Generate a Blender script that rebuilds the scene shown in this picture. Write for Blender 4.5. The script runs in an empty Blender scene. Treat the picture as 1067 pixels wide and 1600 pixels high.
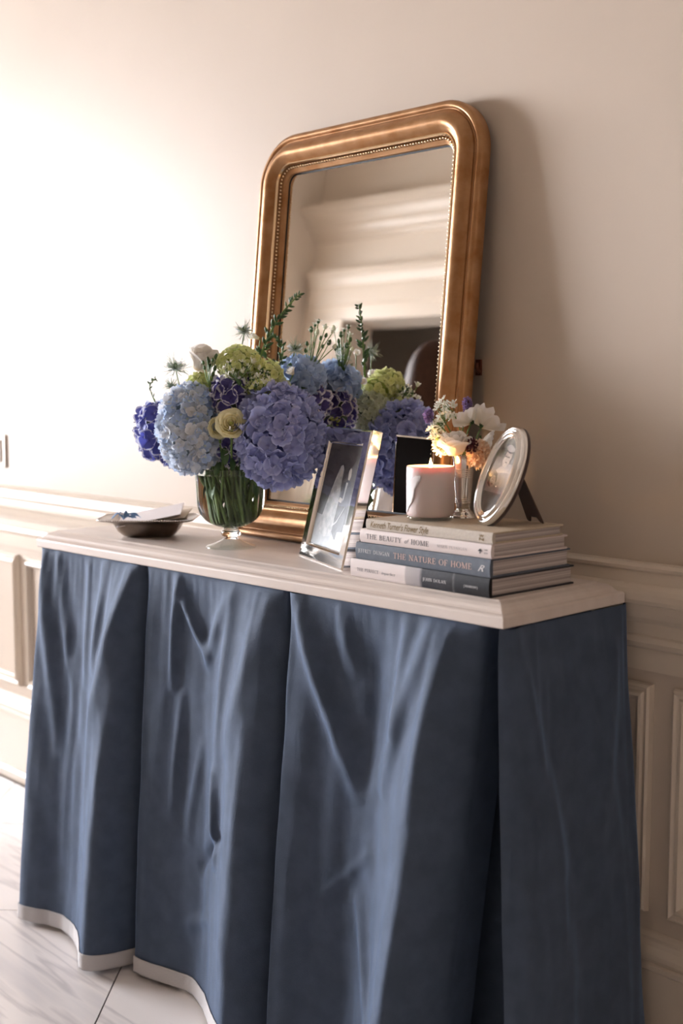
import bpy, math, random
import numpy as np
from mathutils import Vector, Matrix, noise
random.seed(7)
PI = math.pi
scene = bpy.context.scene
COL = scene.collection

# ------------------------------------------------------------------ camera
FPX, PITCH, AZ = 1945.0, math.radians(5.9), math.radians(42.8)
CAM = Vector((1.724, -1.6416, 1.112))
FH = Vector((-math.cos(AZ), math.sin(AZ), 0)); RIGHT = Vector((math.sin(AZ), math.cos(AZ), 0))
FWD = FH * math.cos(PITCH) - Vector((0, 0, math.sin(PITCH)))
UPV = FH * math.sin(PITCH) + Vector((0, 0, math.cos(PITCH)))
cd = bpy.data.cameras.new('camera'); cam = bpy.data.objects.new('camera', cd); COL.objects.link(cam)
cd.sensor_fit = 'VERTICAL'; cd.sensor_height = 36; cd.sensor_width = 24
cd.lens = 36 * FPX / 1600; cd.clip_start = .05
cam.matrix_world = Matrix((RIGHT, UPV, -FWD)).transposed().to_4x4()
cam.location = CAM
cd.dof.use_dof = True; cd.dof.focus_distance = 2.14; cd.dof.aperture_fstop = 3.0
scene.camera = cam
scene.view_settings.view_transform = 'Standard'; scene.view_settings.look = 'None'
scene.view_settings.exposure = .55; scene.view_settings.gamma = 1
scene.view_settings.use_curve_mapping = False

# ------------------------------------------------------------------ world and light
world = bpy.data.worlds.new('world'); scene.world = world; world.use_nodes = True
bg = world.node_tree.nodes['Background']; bg.inputs[0].default_value = (.93, .95, 1, 1); bg.inputs[1].default_value = 8.0

def area(name, loc, direction, sx, sy, power, col):
    l = bpy.data.lights.new(name, 'AREA'); l.shape = 'RECTANGLE'; l.size = sx; l.size_y = sy
    l.energy = power; l.color = col
    o = bpy.data.objects.new(name, l); COL.objects.link(o); o.location = loc
    o.rotation_euler = Vector(direction).to_track_quat('-Z', 'Y').to_euler()
    return o
WIN_Y0, WIN_Y1, WIN_Z0, WIN_Z1 = -3.10, -.7, .55, 2.45
area('window_left_offscreen', (-9.0, -3.1, 1.92), (1, .33, -.07), 3.6, 1.5, 1350, (.94, .945, 1.0))

# ------------------------------------------------------------------ helpers
FZ = -.02          # floor level
TZ = .80           # table top level
WY = .05           # plaster face of the back wall

def pix(px, py, depth):
    return CAM + (FWD + RIGHT * (px - 533.5) / FPX - UPV * (py - 800) / FPX) * depth

def mesh(name, V, Fc, mat=None, parent=None, smooth=False, loc=None):
    me = bpy.data.meshes.new(name)
    me.from_pydata([tuple(v) for v in V], [], Fc); me.update()
    if smooth:
        me.polygons.foreach_set('use_smooth', [True] * len(me.polygons))
    return link(name, me, mat, parent, loc)

def link(name, me, mat=None, parent=None, loc=None, rot=None, scale=None):
    o = bpy.data.objects.new(name, me); COL.objects.link(o)
    if mat is not None and len(me.materials) == 0: me.materials.append(mat)
    if parent is not None: o.parent = parent
    if loc is not None: o.location = loc
    if rot is not None: o.rotation_euler = rot
    if scale is not None: o.scale = scale
    return o

def tag(o, label, cat, group=None):
    o['label'] = label; o['category'] = cat
    if group: o['group'] = group
    return o

def thing(name, label, cat, loc=(0, 0, 0), rot=(0, 0, 0), group=None):
    o = bpy.data.objects.new(name, None); COL.objects.link(o); o.empty_display_size = .05
    o.location = loc; o.rotation_euler = rot
    return tag(o, label, cat, group)

def struct(o):
    o['kind'] = 'structure'; return o

def boxgeo(x0, x1, y0, y1, z0, z1):
    V = [(x, y, z) for x in (x0, x1) for y in (y0, y1) for z in (z0, z1)]
    Fc = [(0, 1, 3, 2), (4, 6, 7, 5), (0, 4, 5, 1), (2, 3, 7, 6), (0, 2, 6, 4), (1, 5, 7, 3)]
    return V, Fc

def join(geos):
    V, Fc = [], []
    for v, f in geos:
        n = len(V); V += list(v); Fc += [tuple(i + n for i in q) for q in f]
    return V, Fc

def box(name, x0, x1, y0, y1, z0, z1, mat, parent=None, bevel=0, seg=2):
    V, Fc = boxgeo(x0, x1, y0, y1, z0, z1)
    o = mesh(name, V, Fc, mat, parent)
    if bevel: bev(o, bevel, seg)
    return o

def bev(o, w, seg=2):
    m = o.modifiers.new('bevel', 'BEVEL'); m.width = w; m.segments = seg; m.limit_method = 'ANGLE'; m.angle_limit = .6

def lathegeo(prof, n=48, cap0=False, cap1=False):
    V, Fc = [], []
    for r, z in prof:
        for i in range(n):
            a = 2 * PI * i / n; V.append((r * math.cos(a), r * math.sin(a), z))
    for k in range(len(prof) - 1):
        for i in range(n):
            j = (i + 1) % n
            Fc.append((k * n + i, k * n + j, (k + 1) * n + j, (k + 1) * n + i))
    if cap0: Fc.append(tuple(range(n - 1, -1, -1)))
    if cap1: Fc.append(tuple((len(prof) - 1) * n + i for i in range(n)))
    return V, Fc

def tubegeo(pts, rad, n=8, caps=True):
    pts = [Vector(p) for p in pts]; V, Fc = [], []
    if not hasattr(rad, '__len__'): rad = [rad] * len(pts)
    ref = Vector((.31, .87, .39))
    for k, p in enumerate(pts):
        t = (pts[min(k + 1, len(pts) - 1)] - pts[max(k - 1, 0)]).normalized()
        a = t.cross(ref)
        if a.length < 1e-4: a = t.cross(Vector((1, 0, 0)))
        a.normalize(); b = t.cross(a)
        for i in range(n):
            w = 2 * PI * i / n; V.append(p + (a * math.cos(w) + b * math.sin(w)) * rad[k])
    for k in range(len(pts) - 1):
        for i in range(n):
            j = (i + 1) % n; Fc.append((k * n + i, k * n + j, (k + 1) * n + j, (k + 1) * n + i))
    if caps:
        Fc.append(tuple(range(n - 1, -1, -1))); Fc.append(tuple((len(pts) - 1) * n + i for i in range(n)))
    return V, Fc

def bez(p0, p1, p2, p3, n=12):
    p0, p1, p2, p3 = map(Vector, (p0, p1, p2, p3))
    return [p0 * (1 - t) ** 3 + p1 * 3 * t * (1 - t) ** 2 + p2 * 3 * t * t * (1 - t) + p3 * t ** 3 for t in [i / n for i in range(n + 1)]]

def extrude_x(prof, x0, x1):
    """closed (y,z) outline extruded along x, with end caps"""
    n = len(prof)
    V = [(x0, y, z) for y, z in prof] + [(x1, y, z) for y, z in prof]
    Fc = [(i, (i + 1) % n, (i + 1) % n + n, i + n) for i in range(n)]
    Fc.append(tuple(range(n - 1, -1, -1))); Fc.append(tuple(range(n, 2 * n)))
    return V, Fc

def gridgeo(fn, nu, nv):
    V = [fn(i / nu, j / nv) for j in range(nv + 1) for i in range(nu + 1)]
    Fc = [(j * (nu + 1) + i, j * (nu + 1) + i + 1, (j + 1) * (nu + 1) + i + 1, (j + 1) * (nu + 1) + i) for j in range(nv) for i in range(nu)]
    return V, Fc

# ------------------------------------------------------------------ materials
def srgb(r, g, b):
    f = lambda c: (c / 255 / 12.92) if c / 255 <= .04045 else ((c / 255 + .055) / 1.055) ** 2.4
    return (f(r), f(g), f(b), 1)

def M(name, col, rough=.5, metal=0, col2=None, nscale=8, ndetail=3, stretch=None, ramp=(.35, .65), bump=0, bscale=200, rand=0, **kw):
    m = bpy.data.materials.new(name); m.use_nodes = True
    nt = m.node_tree; N = nt.nodes; L = nt.links; b = N['Principled BSDF']
    b.inputs['Base Color'].default_value = col; b.inputs['Roughness'].default_value = rough; b.inputs['Metallic'].default_value = metal
    for k, v in kw.items():
        b.inputs[k.replace('_', ' ')].default_value = v
    src = None
    tc = N.new('ShaderNodeTexCoord'); mp = N.new('ShaderNodeMapping'); L.new(tc.outputs['Object'], mp.inputs[0])
    if stretch: mp.inputs['Scale'].default_value = stretch
    if col2 is not None:
        nz = N.new('ShaderNodeTexNoise'); nz.inputs['Scale'].default_value = nscale; nz.inputs['Detail'].default_value = ndetail
        L.new(mp.outputs[0], nz.inputs['Vector'])
        cr = N.new('ShaderNodeValToRGB'); cr.color_ramp.elements[0].position = ramp[0]; cr.color_ramp.elements[1].position = ramp[1]
        cr.color_ramp.elements[0].color = col; cr.color_ramp.elements[1].color = col2
        L.new(nz.outputs[0], cr.inputs[0]); src = cr.outputs[0]
    if rand:
        oi = N.new('ShaderNodeObjectInfo'); hs = N.new('ShaderNodeHueSaturation'); hs.inputs['Color'].default_value = col
        if src: L.new(src, hs.inputs['Color'])
        mr = N.new('ShaderNodeMapRange'); mr.inputs[3].default_value = 1 - rand; mr.inputs[4].default_value = 1 + rand
        L.new(oi.outputs['Random'], mr.inputs[0]); L.new(mr.outputs[0], hs.inputs['Value']); src = hs.outputs[0]
    if src: L.new(src, b.inputs['Base Color'])
    if bump:
        bn = N.new('ShaderNodeTexNoise'); bn.inputs['Scale'].default_value = bscale; bn.inputs['Detail'].default_value = 2
        L.new(mp.outputs[0], bn.inputs['Vector'])
        bp = N.new('ShaderNodeBump'); bp.inputs['Strength'].default_value = bump; bp.inputs['Distance'].default_value = .002
        L.new(bn.outputs[0], bp.inputs['Height']); L.new(bp.outputs[0], b.inputs['Normal'])
    return m

def petal_mat(name, inner, body, edge, rand=.12, e0=.72, e1=.86, rough=.6, sss=.0, hue=0):
    """petal colours run from the eye to the rim through the point attribute 'rim'"""
    m = bpy.data.materials.new(name); m.use_nodes = True
    nt = m.node_tree; N = nt.nodes; L = nt.links; b = N['Principled BSDF']; b.inputs['Roughness'].default_value = rough
    at = N.new('ShaderNodeAttribute'); at.attribute_name = 'rim'
    cr = N.new('ShaderNodeValToRGB'); e = cr.color_ramp.elements
    e[0].position = 0; e[0].color = inner; e[1].position = 1; e[1].color = edge
    k = e.new(.25); k.color = body; k = e.new(e0); k.color = body; k = e.new(e1); k.color = edge
    L.new(at.outputs['Fac'], cr.inputs[0])
    oi = N.new('ShaderNodeObjectInfo'); hs = N.new('ShaderNodeHueSaturation')
    mr = N.new('ShaderNodeMapRange'); mr.inputs[3].default_value = 1 - rand; mr.inputs[4].default_value = 1 + rand
    L.new(oi.outputs['Random'], mr.inputs[0]); L.new(mr.outputs[0], hs.inputs['Value'])
    if hue:
        mh = N.new('ShaderNodeMath'); mh.operation = 'MULTIPLY'; mh.inputs[1].default_value = 7.31; L.new(oi.outputs['Random'], mh.inputs[0])
        fr = N.new('ShaderNodeMath'); fr.operation = 'FRACT'; L.new(mh.outputs[0], fr.inputs[0])
        mr2 = N.new('ShaderNodeMapRange'); mr2.inputs[3].default_value = 1 - hue; mr2.inputs[4].default_value = 1 + hue * .4
        L.new(fr.outputs[0], mr2.inputs[0]); L.new(mr2.outputs[0], hs.inputs['Saturation'])
    L.new(cr.outputs[0], hs.inputs['Color']); L.new(hs.outputs[0], b.inputs['Base Color'])
    # thin petals let some light through
    tr = N.new('ShaderNodeBsdfTranslucent'); L.new(hs.outputs[0], tr.inputs[0])
    mx = N.new('ShaderNodeMixShader'); mx.inputs[0].default_value = .35
    out = N['Material Output']; L.new(b.outputs[0], mx.inputs[1]); L.new(tr.outputs[0], mx.inputs[2]); L.new(mx.outputs[0], out.inputs[0])
    return m

def glass_pane(name, tint=(1, 1, 1, 1)):
    m = bpy.data.materials.new(name); m.use_nodes = True
    nt = m.node_tree; N = nt.nodes; L = nt.links; N.remove(N['Principled BSDF'])
    t = N.new('ShaderNodeBsdfTransparent'); t.inputs[0].default_value = tint; g = N.new('ShaderNodeBsdfGlossy'); g.inputs['Roughness'].default_value = .02
    f = N.new('ShaderNodeFresnel'); f.inputs[0].default_value = 1.5
    ge = N.new('ShaderNodeNewGeometry'); sb = N.new('ShaderNodeMath'); sb.operation = 'SUBTRACT'; sb.inputs[0].default_value = 1; L.new(ge.outputs['Backfacing'], sb.inputs[1])
    fm = N.new('ShaderNodeMath'); fm.operation = 'MULTIPLY'; L.new(f.outputs[0], fm.inputs[0]); L.new(sb.outputs[0], fm.inputs[1])
    mx = N.new('ShaderNodeMixShader'); L.new(fm.outputs[0], mx.inputs[0]); L.new(t.outputs[0], mx.inputs[1]); L.new(g.outputs[0], mx.inputs[2])
    L.new(mx.outputs[0], N['Material Output'].inputs[0]); return m

def marble(name):
    m = bpy.data.materials.new(name); m.use_nodes = True
    nt = m.node_tree; N = nt.nodes; L = nt.links; b = N['Principled BSDF']
    b.inputs['Roughness'].default_value = .16
    tc = N.new('ShaderNodeTexCoord'); mp = N.new('ShaderNodeMapping'); mp.inputs['Rotation'].default_value = (0, 0, .35); mp.inputs['Scale'].default_value = (.8, 6, 1)
    L.new(tc.outputs['Object'], mp.inputs[0])
    oi = N.new('ShaderNodeObjectInfo'); ad = N.new('ShaderNodeVectorMath'); ad.operation = 'ADD'
    cx = N.new('ShaderNodeCombineXYZ'); mu = N.new('ShaderNodeMath'); mu.operation = 'MULTIPLY'; mu.inputs[1].default_value = 37
    L.new(oi.outputs['Random'], mu.inputs[0]); L.new(mu.outputs[0], cx.inputs[2]); L.new(mp.outputs[0], ad.inputs[0]); L.new(cx.outputs[0], ad.inputs[1])
    n1 = N.new('ShaderNodeTexNoise'); n1.inputs['Scale'].default_value = 1.6; n1.inputs['Detail'].default_value = 4; n1.inputs['Distortion'].default_value = .15
    L.new(ad.outputs[0], n1.inputs['Vector'])
    cr = N.new('ShaderNodeValToRGB'); e = cr.color_ramp.elements
    e[0].position = .30; e[0].color = srgb(212, 207, 209); e[1].position = .75; e[1].color = srgb(240, 233, 230)
    k = e.new(.46); k.color = srgb(240, 233, 230); k = e.new(.50); k.color = srgb(214, 207, 206); k = e.new(.53); k.color = srgb(242, 235, 232)
    L.new(n1.outputs[0], cr.inputs[0]); L.new(cr.outputs[0], b.inputs['Base Color'])
    return m

m_wall = M('warm_beige_paint', srgb(205, 190, 175), .42, col2=srgb(202, 187, 172), nscale=3, bump=.06, bscale=420, Specular_IOR_Level=.20)
m_room = M('pale_cream_paint', srgb(226, 213, 198), .6)
m_trim = M('cream_gloss_trim', srgb(214, 200, 184), .32, bump=.02, bscale=60)
m_ceil = M('ceiling_paint', srgb(238, 231, 222), .8)
m_grout = M('dark_grout', srgb(92, 86, 84), .8)
m_tile = marble('veined_marble')
m_top = M('painted_tabletop', srgb(224, 212, 204), .38, col2=srgb(217, 203, 194), nscale=5, stretch=(1, 6, 1), bump=.03, bscale=150)
m_velvet = M('slate_blue_velvet', srgb(60, 74, 95), .8, col2=srgb(69, 83, 106), nscale=30, bump=.35, bscale=900, Sheen_Weight=1.0, Sheen_Roughness=.30, Sheen_Tint=srgb(150, 180, 226))
m_hem = M('linen_hem_tape', srgb(190, 186, 186), .8, bump=.3, bscale=700)
m_gold = M('aged_gold_leaf', srgb(150, 103, 60), .38, .75, col2=srgb(180, 140, 102), nscale=26, ndetail=6, ramp=(.3, .7), bump=.12, bscale=130)
m_bead = M('bright_gold_beads', srgb(214, 186, 150), .22, .95)
m_black = M('black_paint', srgb(20, 18, 17), .6)
m_mirror = M('mirror_silvering', (.93, .92, .90, 1), .0, 1)
m_silver = M('polished_silver', (.86, .84, .82, 1), .07, 1)
m_silverd = M('worn_silver', srgb(176, 166, 156), .28, 1, col2=srgb(120, 108, 98), nscale=14, bump=.15, bscale=300)
m_pane = glass_pane('thin_glass'); m_foot = glass_pane('thin_greenish_glass', (.97, .99, .98, 1))
m_glass = M('clear_glass', (.985, 1, .99, 1), .0, Transmission_Weight=1, IOR=1.38)
m_water = M('water', (.93, .98, .93, 1), .0, Transmission_Weight=1, IOR=1.33)
m_brown = M('brown_velvet_back', srgb(62, 36, 26), .8, Sheen_Weight=.3)
m_stem = M('green_stem', srgb(118, 148, 76), .5, col2=srgb(88, 120, 58), nscale=30)
m_stemd = M('dark_stem', srgb(88, 114, 58), .5, col2=srgb(64, 88, 44), nscale=40)
m_leaf = M('leaf_green', srgb(92, 128, 66), .45, rand=.25)
m_leafd = M('deep_leaf_green', srgb(66, 98, 54), .45, rand=.25)
m_bud = M('pale_green_bud', srgb(196, 204, 120), .5, rand=.15)
m_core = M('green_flower_core', srgb(92, 108, 86), .8)

# ------------------------------------------------------------------ room shell
XL, XR, YF, ZC = -4.18, 6.0, -3.4, 3.35
YN, XN = -5.6, -6.3
def clip_poly(poly, axis, lim, sign):
    out = []
    for i, p in enumerate(poly):
        q = poly[(i + 1) % len(poly)]
        a = (p[axis] - lim) * sign; b = (q[axis] - lim) * sign
        if a >= 0: out.append(p)
        if (a >= 0) != (b >= 0):
            t = a / (a - b); out.append((p[0] + (q[0] - p[0]) * t, p[1] + (q[1] - p[1]) * t))
    return out
floor = struct(box('floor', XN, XR, YN, WY, FZ - .06, FZ - .004, m_grout))
# square tiles laid on the diagonal, joints recessed
DA, DB, A0, B0, G = .766, .742, -.651, .251, .0022
k = 0
for i in range(-14, 10):
    for j in range(-16, 16):
        a0, a1 = A0 + i * DA + G, A0 + (i + 1) * DA - G      # a = x + y
        b0, b1 = B0 + j * DB + G, B0 + (j + 1) * DB - G      # b = y - x
        poly = [((a - b) / 2, (a + b) / 2) for a, b in ((a0, b0), (a0, b1), (a1, b1), (a1, b0))]
        for ax, lim, sg in ((0, XL + .002, 1), (0, XR - .002, -1), (1, YF, 1), (1, WY - .032, -1)):
            poly = clip_poly(poly, ax, lim, sg)
            if len(poly) < 3: break
        if len(poly) < 3: continue
        ar = abs(sum(poly[q][0] * poly[(q + 1) % len(poly)][1] - poly[(q + 1) % len(poly)][0] * poly[q][1] for q in range(len(poly)))) / 2
        if ar < .002: continue
        n = len(poly); cx = sum(p[0] for p in poly) / n; cy = sum(p[1] for p in poly) / n
        poly = poly[::-1]
        V = [(x - cx, y - cy, -.006) for x, y in poly] + [(x - cx, y - cy, 0) for x, y in poly]
        Fc = [tuple(range(n, 2 * n)), tuple(range(n - 1, -1, -1))] + [(q, (q + 1) % n, (q + 1) % n + n, q + n) for q in range(n)]
        sgn = sum(poly[q][0] * poly[(q + 1) % n][1] - poly[(q + 1) % n][0] * poly[q][1] for q in range(n))
        if sgn < 0: Fc = [f[::-1] for f in Fc]
        mesh('tile', V, Fc, m_tile, floor, loc=(cx, cy, FZ))

struct(box('wall_back', XL - .15, XR + .15, WY, WY + .15, FZ - .06, ZC, m_wall))
struct(box('wall_right', XR, XR + .15, YN, WY, FZ - .06, ZC, m_room))
struct(box('ceiling', XN - .15, XR + .15, YN, WY + .15, ZC, ZC + .12, m_ceil))
wl = join([boxgeo(XL - .15, XL, WIN_Y1, WY, FZ - .06, ZC), boxgeo(XL - .15, XL, YF, WIN_Y0, FZ - .06, ZC),
           boxgeo(XL - .15, XL, WIN_Y0, WIN_Y1, WIN_Z1, ZC), boxgeo(XL - .15, XL, WIN_Y0, WIN_Y1, FZ - .06, WIN_Z0)])
struct(mesh('wall_left', *wl, m_room))
# tall glazed window on the left wall
win = struct(bpy.data.objects.new('window_1', None)); COL.objects.link(win); win.location = (XL, (WIN_Y0 + WIN_Y1) / 2, WIN_Z0)
hw = (WIN_Y1 - WIN_Y0) / 2; hh = WIN_Z1 - WIN_Z0
fr = join([boxgeo(-.12, .02, -hw, -hw + .06, 0, hh), boxgeo(-.12, .02, hw - .06, hw, 0, hh), boxgeo(-.12, .02, -hw, hw, 0, .07), boxgeo(-.12, .02, -hw, hw, hh - .07, hh)])
mesh('window_frame', *fr, m_trim, win)
for q in range(1, 4):
    yb = -hw + q * 2 * hw / 4; box('mullion', -.09, -.05, yb - .012, yb + .012, .07, hh - .07, m_trim, win)
for q in range(1, 5):
    zb = hh * q / 5; box('glazing_bar', -.085, -.055, -hw + .06, hw - .06, zb - .01, zb + .01, m_trim, win)
box('pane', -.072, -.068, -hw + .06, hw - .06, .07, hh - .07, m_pane, win)

# opposite wall with a cased opening, pilasters and an entablature (seen in the mirror)
OX0, OX1, OZ = -3.78, -.6, 2.17
wf = join([boxgeo(XN, OX0, YF - .2, YF, FZ - .06, ZC), boxgeo(OX1, XR, YF - .2, YF, FZ - .06, ZC), boxgeo(OX0, OX1, YF - .2, YF, OZ, ZC)])
struct(mesh('wall_front', *wf, m_room))
def ent(prof, x0, x1, dz):
    return extrude_x([(YF + y, z + dz) for y, z in prof], x0, x1)
struct(mesh('trim_1', *ent([(0, 2.56), (.02, 2.56), (.03, 2.59), (.05, 2.60), (.07, 2.63), (.10, 2.65), (.12, 2.69), (.16, 2.71), (.17, 2.75), (0, 2.75)], XL, OX1 + .25, .11), m_trim))
struct(mesh('trim_2', *ent([(0, 2.08), (.03, 2.08), (.03, 2.17), (.045, 2.175), (.045, 2.28), (.06, 2.29), (.07, 2.34), (.09, 2.355), (.09, 2.38), (0, 2.38)], XL + .06, OX1 + .22, .09), m_trim))
for q, (xa, xb) in enumerate(((-3.99, -3.79), (OX1 + .01, OX1 + .2))):
    pil = struct(box('trim_%d' % (3 + q), xa, xb, YF, YF + .035, FZ, 2.14, m_trim))
    for w in range(5):
        xc = xa + .03 + w * (xb - xa - .06) / 4
        box('flute', xc - .011, xc + .011, YF + .036, YF + .047,   .25, 2.03, m_trim, pil, .006)
    box('capital', xa - .02, xb + .02, YF, YF + .06, 2.08, 2.165, m_trim, pil, .01)
struct(box('wall_far', XN, XR, YN - .15, YN, FZ - .06, ZC, m_room))
struct(box('wall_far_left', XN - .15, XN, YN, YF - .2, FZ - .06, ZC, m_room))
struct(box('trim_5', XN, OX1 + 1, YN, YF - .2, 2.8, 2.9, m_ceil))

# chair rail, wainscot panels and baseboard on the back wall
def yz(prof): return [(WY - y, z) for y, z in prof]
rail = [(0, .655), (.006, .655), (.006, .69), (.013, .694), (.016, .702), (.013, .71), (.009, .713), (.009, .732), (.013, .735), (.019, .742), (.023, .752), (.025, .764),
        (.030, .766), (.032, .772), (.032, .782), (.029, .789), (.024, .793), (.017, .796), (.015, .815), (.019, .818), (.020, .823), (.016, .828), (0, .829)]
struct(mesh('trim_6', *extrude_x(yz(rail), XL, XR), m_trim))
base = [(0, FZ), (.024, FZ), (.024, .004), (.019, .012), (.014, .016), (.014, .165), (.017, .168), (.017, .176), (.013, .180), (.019, .188), (.019, .196), (.012, .206), (.009, .214), (.009, .220), (.004, .226), (0, .227)]
struct(mesh('baseboard_back', *extrude_x(yz(base), XL, XR), m_trim))
def panel_frame(x0, x1, z0, z1, name):
    prof = [(0, 0), (.002, .010), (.006, .013), (.010, .010), (.013, .009), (.016, .013), (.021, .014), (.025, .009), (.029, .006), (.031, 0)]
    V = []
    for d, h in prof:
        for x, z in ((x0 + d, z0 + d), (x1 - d, z0 + d), (x1 - d, z1 - d), (x0 + d, z1 - d)): V.append((x, WY - h, z))
    Fc = []
    for k in range(len(prof) - 1):
        for i in range(4):
            j = (i + 1) % 4; Fc.append((k * 4 + i, k * 4 + j, (k + 1) * 4 + j, (k + 1) * 4 + i))
    return struct(mesh(name, V, Fc, m_trim))
edges = [-3.485, -2.45, -1.416, -.382, .652, 1.686, 2.72, 3.754, 4.788]
for q in range(len(edges) - 1):
    panel_frame(edges[q] + .019, edges[q + 1] - .019, .257, .634, 'trim_%d' % (7 + q))

# ------------------------------------------------------------------ console table with a pleated skirt
TAB_ROT = math.radians(1.5)
tab = thing('console_table', 'console table with moulded white top and floor-length pleated blue velvet skirt', 'table', (-.030, -.155, FZ), (0, 0, TAB_ROT))
tz = lambda z: z - FZ           # world height -> table height
prof = [(-.03, .7645), (0, .7645), (.001, .767), (.001, .7805), (-.001, .783), (-.007, .7845), (-.010, .787), (-.013, .791), (-.019, .795), (-.0275, .7975), (-.031, .800)]
HX, HY = .630, .1535
V, Fc = [], []
for d, z in prof:
    for sx, sy in ((-1, -1), (1, -1), (1, 1), (-1, 1)): V.append((sx * (HX + d), sy * (HY + d), tz(z)))
for q in range(len(prof) - 1):
    for i in range(4):
        j = (i + 1) % 4; Fc.append((q * 4 + i, q * 4 + j, (q + 1) * 4 + j, (q + 1) * 4 + i))
Fc.append((3, 2, 1, 0)); Fc.append(tuple((len(prof) - 1) * 4 + i for i in range(4)))
bev(mesh('tabletop', V, Fc, m_top, tab), .0012, 2)
for sx in (-1, 1):
    for sy in (-1, 1):
        box('leg', sx * .30 - .02, sx * .30 + .02, sy * .085 - .02, sy * .085 + .02, 0, tz(.7645), m_top, tab)

def hermite(pts, x):
    if x <= pts[0][0]: return pts[0][1]
    for (x0, y0), (x1, y1) in zip(pts, pts[1:]):
        if x <= x1:
            t = (x - x0) / (x1 - x0); t = t * t * (3 - 2 * t); return y0 + (y1 - y0) * t
    return pts[-1][1]
def spline(pts, x):
    n = len(pts)
    for i in range(n - 1):
        (x0, y0), (x1, y1) = pts[i], pts[i + 1]
        if x <= x1 or i == n - 2:
            m = lambda k: (pts[min(k + 1, n - 1)][1] - pts[max(k - 1, 0)][1]) / (pts[min(k + 1, n - 1)][0] - pts[max(k - 1, 0)][0])
            h = x1 - x0; t = min(1, max(0, (x - x0) / h)); a, b = m(i) * h, m(i + 1) * h
            return (2 * t ** 3 - 3 * t * t + 1) * y0 + (t ** 3 - 2 * t * t + t) * a + (3 * t * t - 2 * t ** 3) * y1 + (t ** 3 - t * t) * b
ZT, ZB = tz(.7635), tz(FZ + .010)
def ridge(u, v, u0, v0, u1, v1, amp, w, asp=1.0):
    du, dv = u1 - u0, (v1 - v0) * 1.9; pu, pv = u - u0, (v - v0) * 1.9
    L2 = du * du + dv * dv; t = max(0, min(1, (pu * du + pv * dv) / L2))
    dd = (pu - t * du) ** 2 + (pv - t * dv) ** 2
    return amp * math.exp(-dd / (w * w)) * (math.sin(PI * min(1, .12 + t * .88)) ** .6)
def skirt_fn(A, T, N, l0, Ab, l1, botprof, ridges, seed, ret=(True, True), edge_r=.010):
    A, T, N, Ab = Vector(A), Vector(T), Vector(N), Vector(Ab)
    MEAN = sum(hermite(botprof, i / 20) for i in range(21)) / 21
    def f(u, v, extra=0):
        uc = min(1, max(0, u))
        p = (A + T * (uc * l0)).lerp(Ab + T * (uc * l1), v)
        b_ = spline(botprof, uc)
        o = MEAN * v ** .85 + (b_ - MEAN) * (v ** .5 * 1.25 if v < .8 else v ** .5 * 1.25 - (v - .8))
        for r in ridges: o += 1.45 * ridge(uc, v, *r)
        sag = math.exp(-((v - .0) / .03) ** 2) * .0015
        o += noise.noise(Vector((uc * 5 + seed, v * 2.2, seed))) * .006 * min(1, v * 4) * (.4 + .6 * math.sin(PI * uc))
        o += noise.noise(Vector((uc * 16 + seed, v * 4.5 + uc * 3, seed * 2))) * .0024 * min(1, v * 8)
        o += noise.noise(Vector((uc * 9 - v * 7 + seed, v * 3 + uc * 2, seed * 5))) * .0030 * min(1, v * 6) * (1 - .5 * v)
        o += noise.noise(Vector((uc * 26 + seed * 3, 3.1, seed))) * .003 * math.exp(-v * 9) * min(1, v * 40)
        e = min(uc, 1 - uc) * l0
        if e < edge_r: o -= edge_r * (1 - math.sqrt(max(0, 1 - (1 - e / edge_r) ** 2)))
        q = p + N * (o + sag + extra)
        if u < 0: q += T * (-u * .15) - N * (-u)
        if u > 1: q -= T * ((u - 1) * .15) + N * (u - 1)
        return q, ZT + (ZB - ZT) * v
    return f
def skirt_panel(f, nu, nv, hem=True, ret=(1, 1)):
    us = []
    if ret[0]: us += [-.075, -.04, -.012, -.005]
    us += [.5 - .5 * math.cos(PI * i / nu) * (.35) - (.65) * (.5 - i / nu) for i in range(nu + 1)]
    if ret[1]: us += [1.005, 1.012, 1.04, 1.075]
    def build(vs, extra):
        V = []
        for v in vs:
            for u in us:
                q, z = f(u, v, extra); V.append((q.x, q.y, z))
        n = len(us)
        Fc = [(j * n + i, (j + 1) * n + i, (j + 1) * n + i + 1, j * n + i + 1) for j in range(len(vs) - 1) for i in range(n - 1)]
        return V, Fc
    V, Fc = build([i / nv for i in range(nv + 1)], 0)
    o = mesh('skirt_panel', V, Fc, m_velvet, tab, True)
    if hem:
        hv = .030 / (ZT - ZB)
        V, Fc = build([1 - hv * (1 - i / 8) for i in range(9)], .0022)
        h = mesh('hem_trim', V, Fc, m_hem, o, True)
        s = h.modifiers.new('thick', 'SOLIDIFY'); s.thickness = .0016; s.offset = 0
    return o
YT = .146      # skirt plane below the slab edge (table local)
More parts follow.
